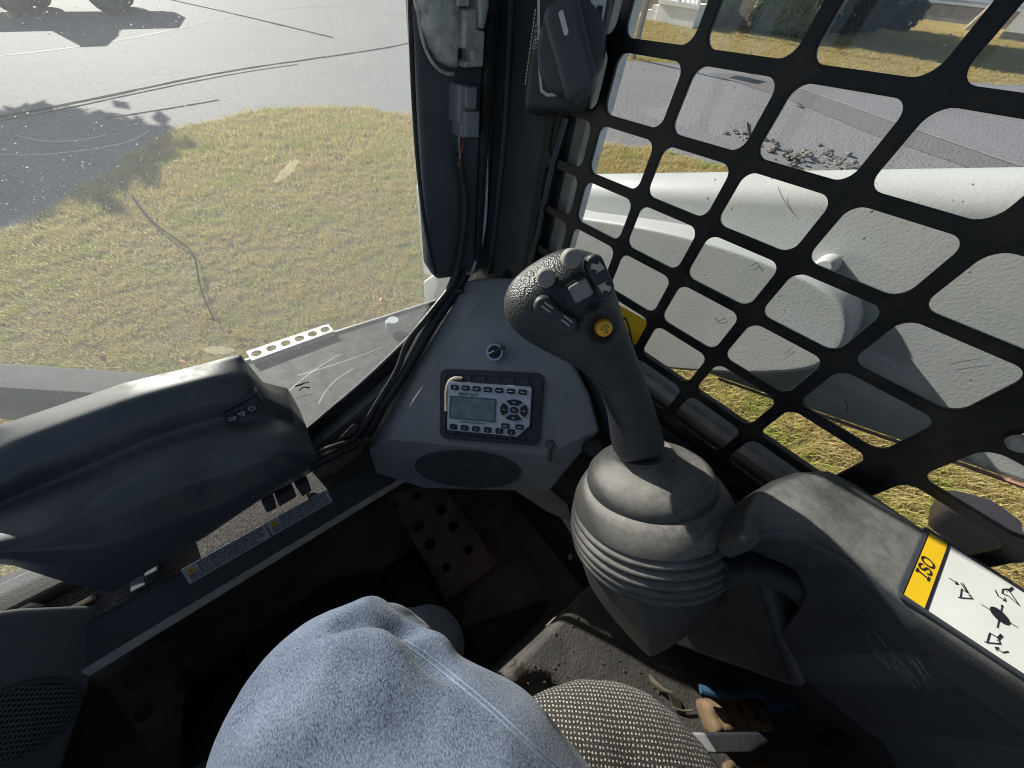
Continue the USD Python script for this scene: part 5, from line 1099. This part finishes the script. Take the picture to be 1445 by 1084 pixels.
cuf = [at(x, y, 'z', z) for (x, y), z in zip([(988, 972), (1010, 978), (1050, 978), (1078, 984), (1092, 1000), (1105, 992), (1122, 1000), (1130, 1012)], [-.55, -.548, -.55, -.552, -.556, -.552, -.556, -.56])]
part(glv, 'cuff', tube(spline(np.array(cuf), 40), .0052, 9), glove_blue)
gp2 = [at(x, y, 'z', -.60) for x, y in [(1010, 1062), (1110, 1058), (1130, 1084), (1150, 1130), (1010, 1130)]]
part(glv, 'fingers', pillow(rpoly([(p[0], p[1]) for p in gp2], .006), frame((0, 0, -.60), (1, 0, 0), (0, 1, 0)), .0, .014, .03, .01, .004, dome=lambda P: .004 * np.sin(P[:, 1] * 200)), glove_hide, 60)
lev = thing('seat_lever', 'flat dark steel seat bar with a pale worn end', 'lever')
la, lb = at(978, 1038, 'z', -.53), at(1210, 1036, 'z', -.53); lw = at(985, 1060, 'z', -.53) - la
ld = unit(lb - la)
part(lev, 'bar', hull([tuple(p + [0, 0, dz]) for p in (la + ld * .018, lb, lb + lw, la + lw + ld * .022) for dz in (0, -.006)], .002), steel_bar)
part(lev, 'worn_end', hull([tuple(p + [0, 0, dz]) for p in (la, la + ld * .014, la + lw + ld * .020, la + lw * .9 + ld * .002) for dz in (.0004, -.006)], .0021), zinc)
dl = thing('dry_leaf', 'crumpled brown dry leaf on the dusty floor tray', 'leaf'); lo_ = [at(x, y, 'z', zf_ + .004) for x, y in [(915, 950), (925, 965), (940, 972), (952, 978), (960, 990), (962, 1000), (950, 996), (944, 985), (930, 975), (918, 962)]]
lc_ = np.mean(lo_, 0) + [0, 0, .008]; part(dl, 'blade', trimesh.Trimesh(np.vstack([lo_, [lc_]]), [[10, i, (i + 1) % 10] for i in range(10)], process=False), leaf_dry, False)
part(dl, 'stem', tube([at(x, y, 'z', zf_ + .004) for x, y in [(950, 998), (965, 1003), (978, 1002)]], .0012, 6, 8), leaf_dry)
crumbs = []
for k in range(60):
    px, py = rng.uniform(720, 960), rng.uniform(850, 1010); p = at(px, py, 'z', zf_ + .001)
    if tpl.buffer(-.01).contains(Point(p[:2])): crumbs.append(trimesh.creation.box([rng.uniform(.001, .004), rng.uniform(.001, .002), .0012], trimesh.transformations.translation_matrix(p) @ trimesh.transformations.rotation_matrix(rng.uniform(0, 3), [0, 0, 1])))
part(fm, 'crumbs', join(crumbs), leaf_dry, False, kind='stuff')

# ---- seat
seat = thing('operator_seat', 'dark operator seat in pale dotted fabric', 'seat')
cpx = [(640, 1110), (700, 1045), (742, 1008), (790, 983), (838, 968), (884, 970), (925, 985), (960, 1012), (1000, 1055), (1040, 1110), (1080, 1180), (700, 1300)]
cz = -.425
cp = Polygon([tuple(at(x, y, 'z', cz)[:2]) for x, y in cpx]).buffer(0)
part(seat, 'bolster', pillow(cp.buffer(.012).buffer(-.012).buffer(.004), frame((0, 0, cz - .012), (1, 0, 0), (0, 1, 0)), .035, .05, .06, .02, .005, dome=lambda P: -.006 * np.exp(-((P[:, 0] - .085 - .25 * (P[:, 1] + .13)) / .012) ** 2)), dots, 60)
part(seat, 'cushion', bx((-.34, -.62, -.58), (.12, -.10, -.475), .04), dots, 60)
part(seat, 'backrest', bx((-.34, -.74, -.50), (.12, -.62, .12), .05), dots, 60)
part(seat, 'base', bx((-.32, -.60, -.93), (.10, -.14, -.58), .02), floor_dark)

# ---- person: only the jeans-clad legs are in view
per = thing('person', 'seated person in faded blue jeans, only the legs in view', 'person')
def limb(chain):
    ms = []
    for (a, ra), (b, rb) in zip(chain[:-1], chain[1:]):
        s1 = Manifold.sphere(ra, 40).translate(tuple(a)); s2 = Manifold.sphere(rb, 40).translate(tuple(b)); ms.append(Manifold.batch_hull([s1, s2]))
    return ms
kd = at(512, 838, 'z', -.36) - at(562, 778, 'z', -.36)
knee, hip = np.array([-.060, .050, -.372]) + kd, np.array([-.03, -.42, -.405])
legR = limb([(hip, .105), (np.array([-.050, -.18, -.385]), .103), (np.array([-.056, -.08, -.378]), .098), (np.array([-.060, -.02, -.374]) + kd * .45, .090), (np.array([-.054, .047, -.372]) + kd * .85, .076)]) + \
       limb([(np.array([-.054, .047, -.374]) + kd * .85, .074), (np.array([-.040, .046, -.49]) + kd * .5, .062), (np.array([-.030, .045, -.60]), .058), (np.array([-.015, .05, -.76]), .05), (np.array([-.01, .05, -.85]), .046)])
kneeL, hipL = np.array([-.36, .0, -.44]), np.array([-.20, -.42, -.42])
legL = limb([(hipL, .105), (np.array([-.265, -.20, -.425]), .09), (kneeL, .074)]) + limb([(kneeL, .073), (np.array([-.36, .09, -.62]), .06), (np.array([-.36, .12, -.85]), .046)])
pel = limb([(hip + [-.02, 0, .02], .115), (hipL + [.02, 0, .02], .115)])
body_m = Manifold.batch_boolean(legR + legL + pel, m3.OpType.Add).refine_to_length(.0045)
bm = tm(body_m); bm = trimesh.Trimesh(bm.vertices, bm.faces); trimesh.smoothing.filter_taubin(bm, iterations=24)
vn_ = bm.vertex_normals; v = bm.vertices.copy()
def fold(v, o, d, w, L, amp):
    """a cloth fold: ridge along d through o"""
    q = v - o; s = q @ unit(d); r = np.linalg.norm(q - np.outer(s, unit(d)), axis=1)
    return amp * np.exp(-(r / w) ** 2) * np.exp(-(s / L) ** 4)
dsp = .007 * (meshkit.fbm(v * np.array([13, 6, 13]) + 3, 3, 5) - .5) + .0025 * (meshkit.fbm(v * np.array([50, 22, 50]) + 9, 3, 8) - .5)
def ot(px, py, z): return at(px, py, 'z', z)
def skin(px, py):
    loc, _, _ = bm.ray.intersects_location(np.zeros((1, 3)), ray(px, py)[None], multiple_hits=False); return loc[0] if len(loc) else None
for a_, b_, w, amp in (((470, 876), (596, 894), .009, -.019), ((455, 902), (590, 918), .015, .006), ((500, 858), (580, 866), .011, .006), ((556, 890), (640, 955), .010, -.009), ((580, 880), (640, 925), .012, .008), ((400, 905), (520, 925), .020, -.003),
                       ((340, 985), (430, 955), .016, -.004), ((350, 1050), (560, 985), .022, .004), ((430, 1020), (680, 1068), .022, -.004), ((390, 940), (520, 955), .018, -.003), ((620, 1010), (740, 1075), .014, .003)):
    p, q = skin(*a_), skin(*b_)
    if p is None or q is None: continue
    dsp += fold(v, (p + q) / 2, q - p, w, np.linalg.norm(q - p) / 2, amp)
bm.vertices = v + vn_ * dsp[:, None]
part(per, 'body', bm, jeans_cloth, True)
tree_b = trimesh.proximity.ProximityQuery(bm)
def on_body(pts, lift=.0015):
    P = np.array(pts); d = P / np.linalg.norm(P, axis=1, keepdims=True); loc, ir, it = bm.ray.intersects_location(np.zeros_like(d), d, multiple_hits=False)
    o = np.argsort(ir); return loc[o] * (1 - lift / np.linalg.norm(loc[o], axis=1, keepdims=True))
seam_px = spline(np.array([(538, 884), (580, 908), (640, 952), (700, 1002), (760, 1058), (800, 1092)], float), 60)
for off in (0, 7):
    sp3 = on_body([ray(x - off * .6, y + off * .8) for x, y in seam_px[7:]], .0003)
    part(per, 'seam', tube(sp3, .0006, 7), jeans_thread)
for s_, x in ((1, .0), (-1, -.36)):
    yb = .07 if s_ > 0 else .12
    part(per, 'boot', join([bx((x - .048, yb - .07, -.93), (x + .048, yb + .20, -.905), .01), hull([(x, yb - .03, -.87), (x, yb + .0, -.82), (x, yb + .14, -.885), (x - .012, yb + .15, -.885), (x + .012, yb + .15, -.885)], .036)]), rubber)
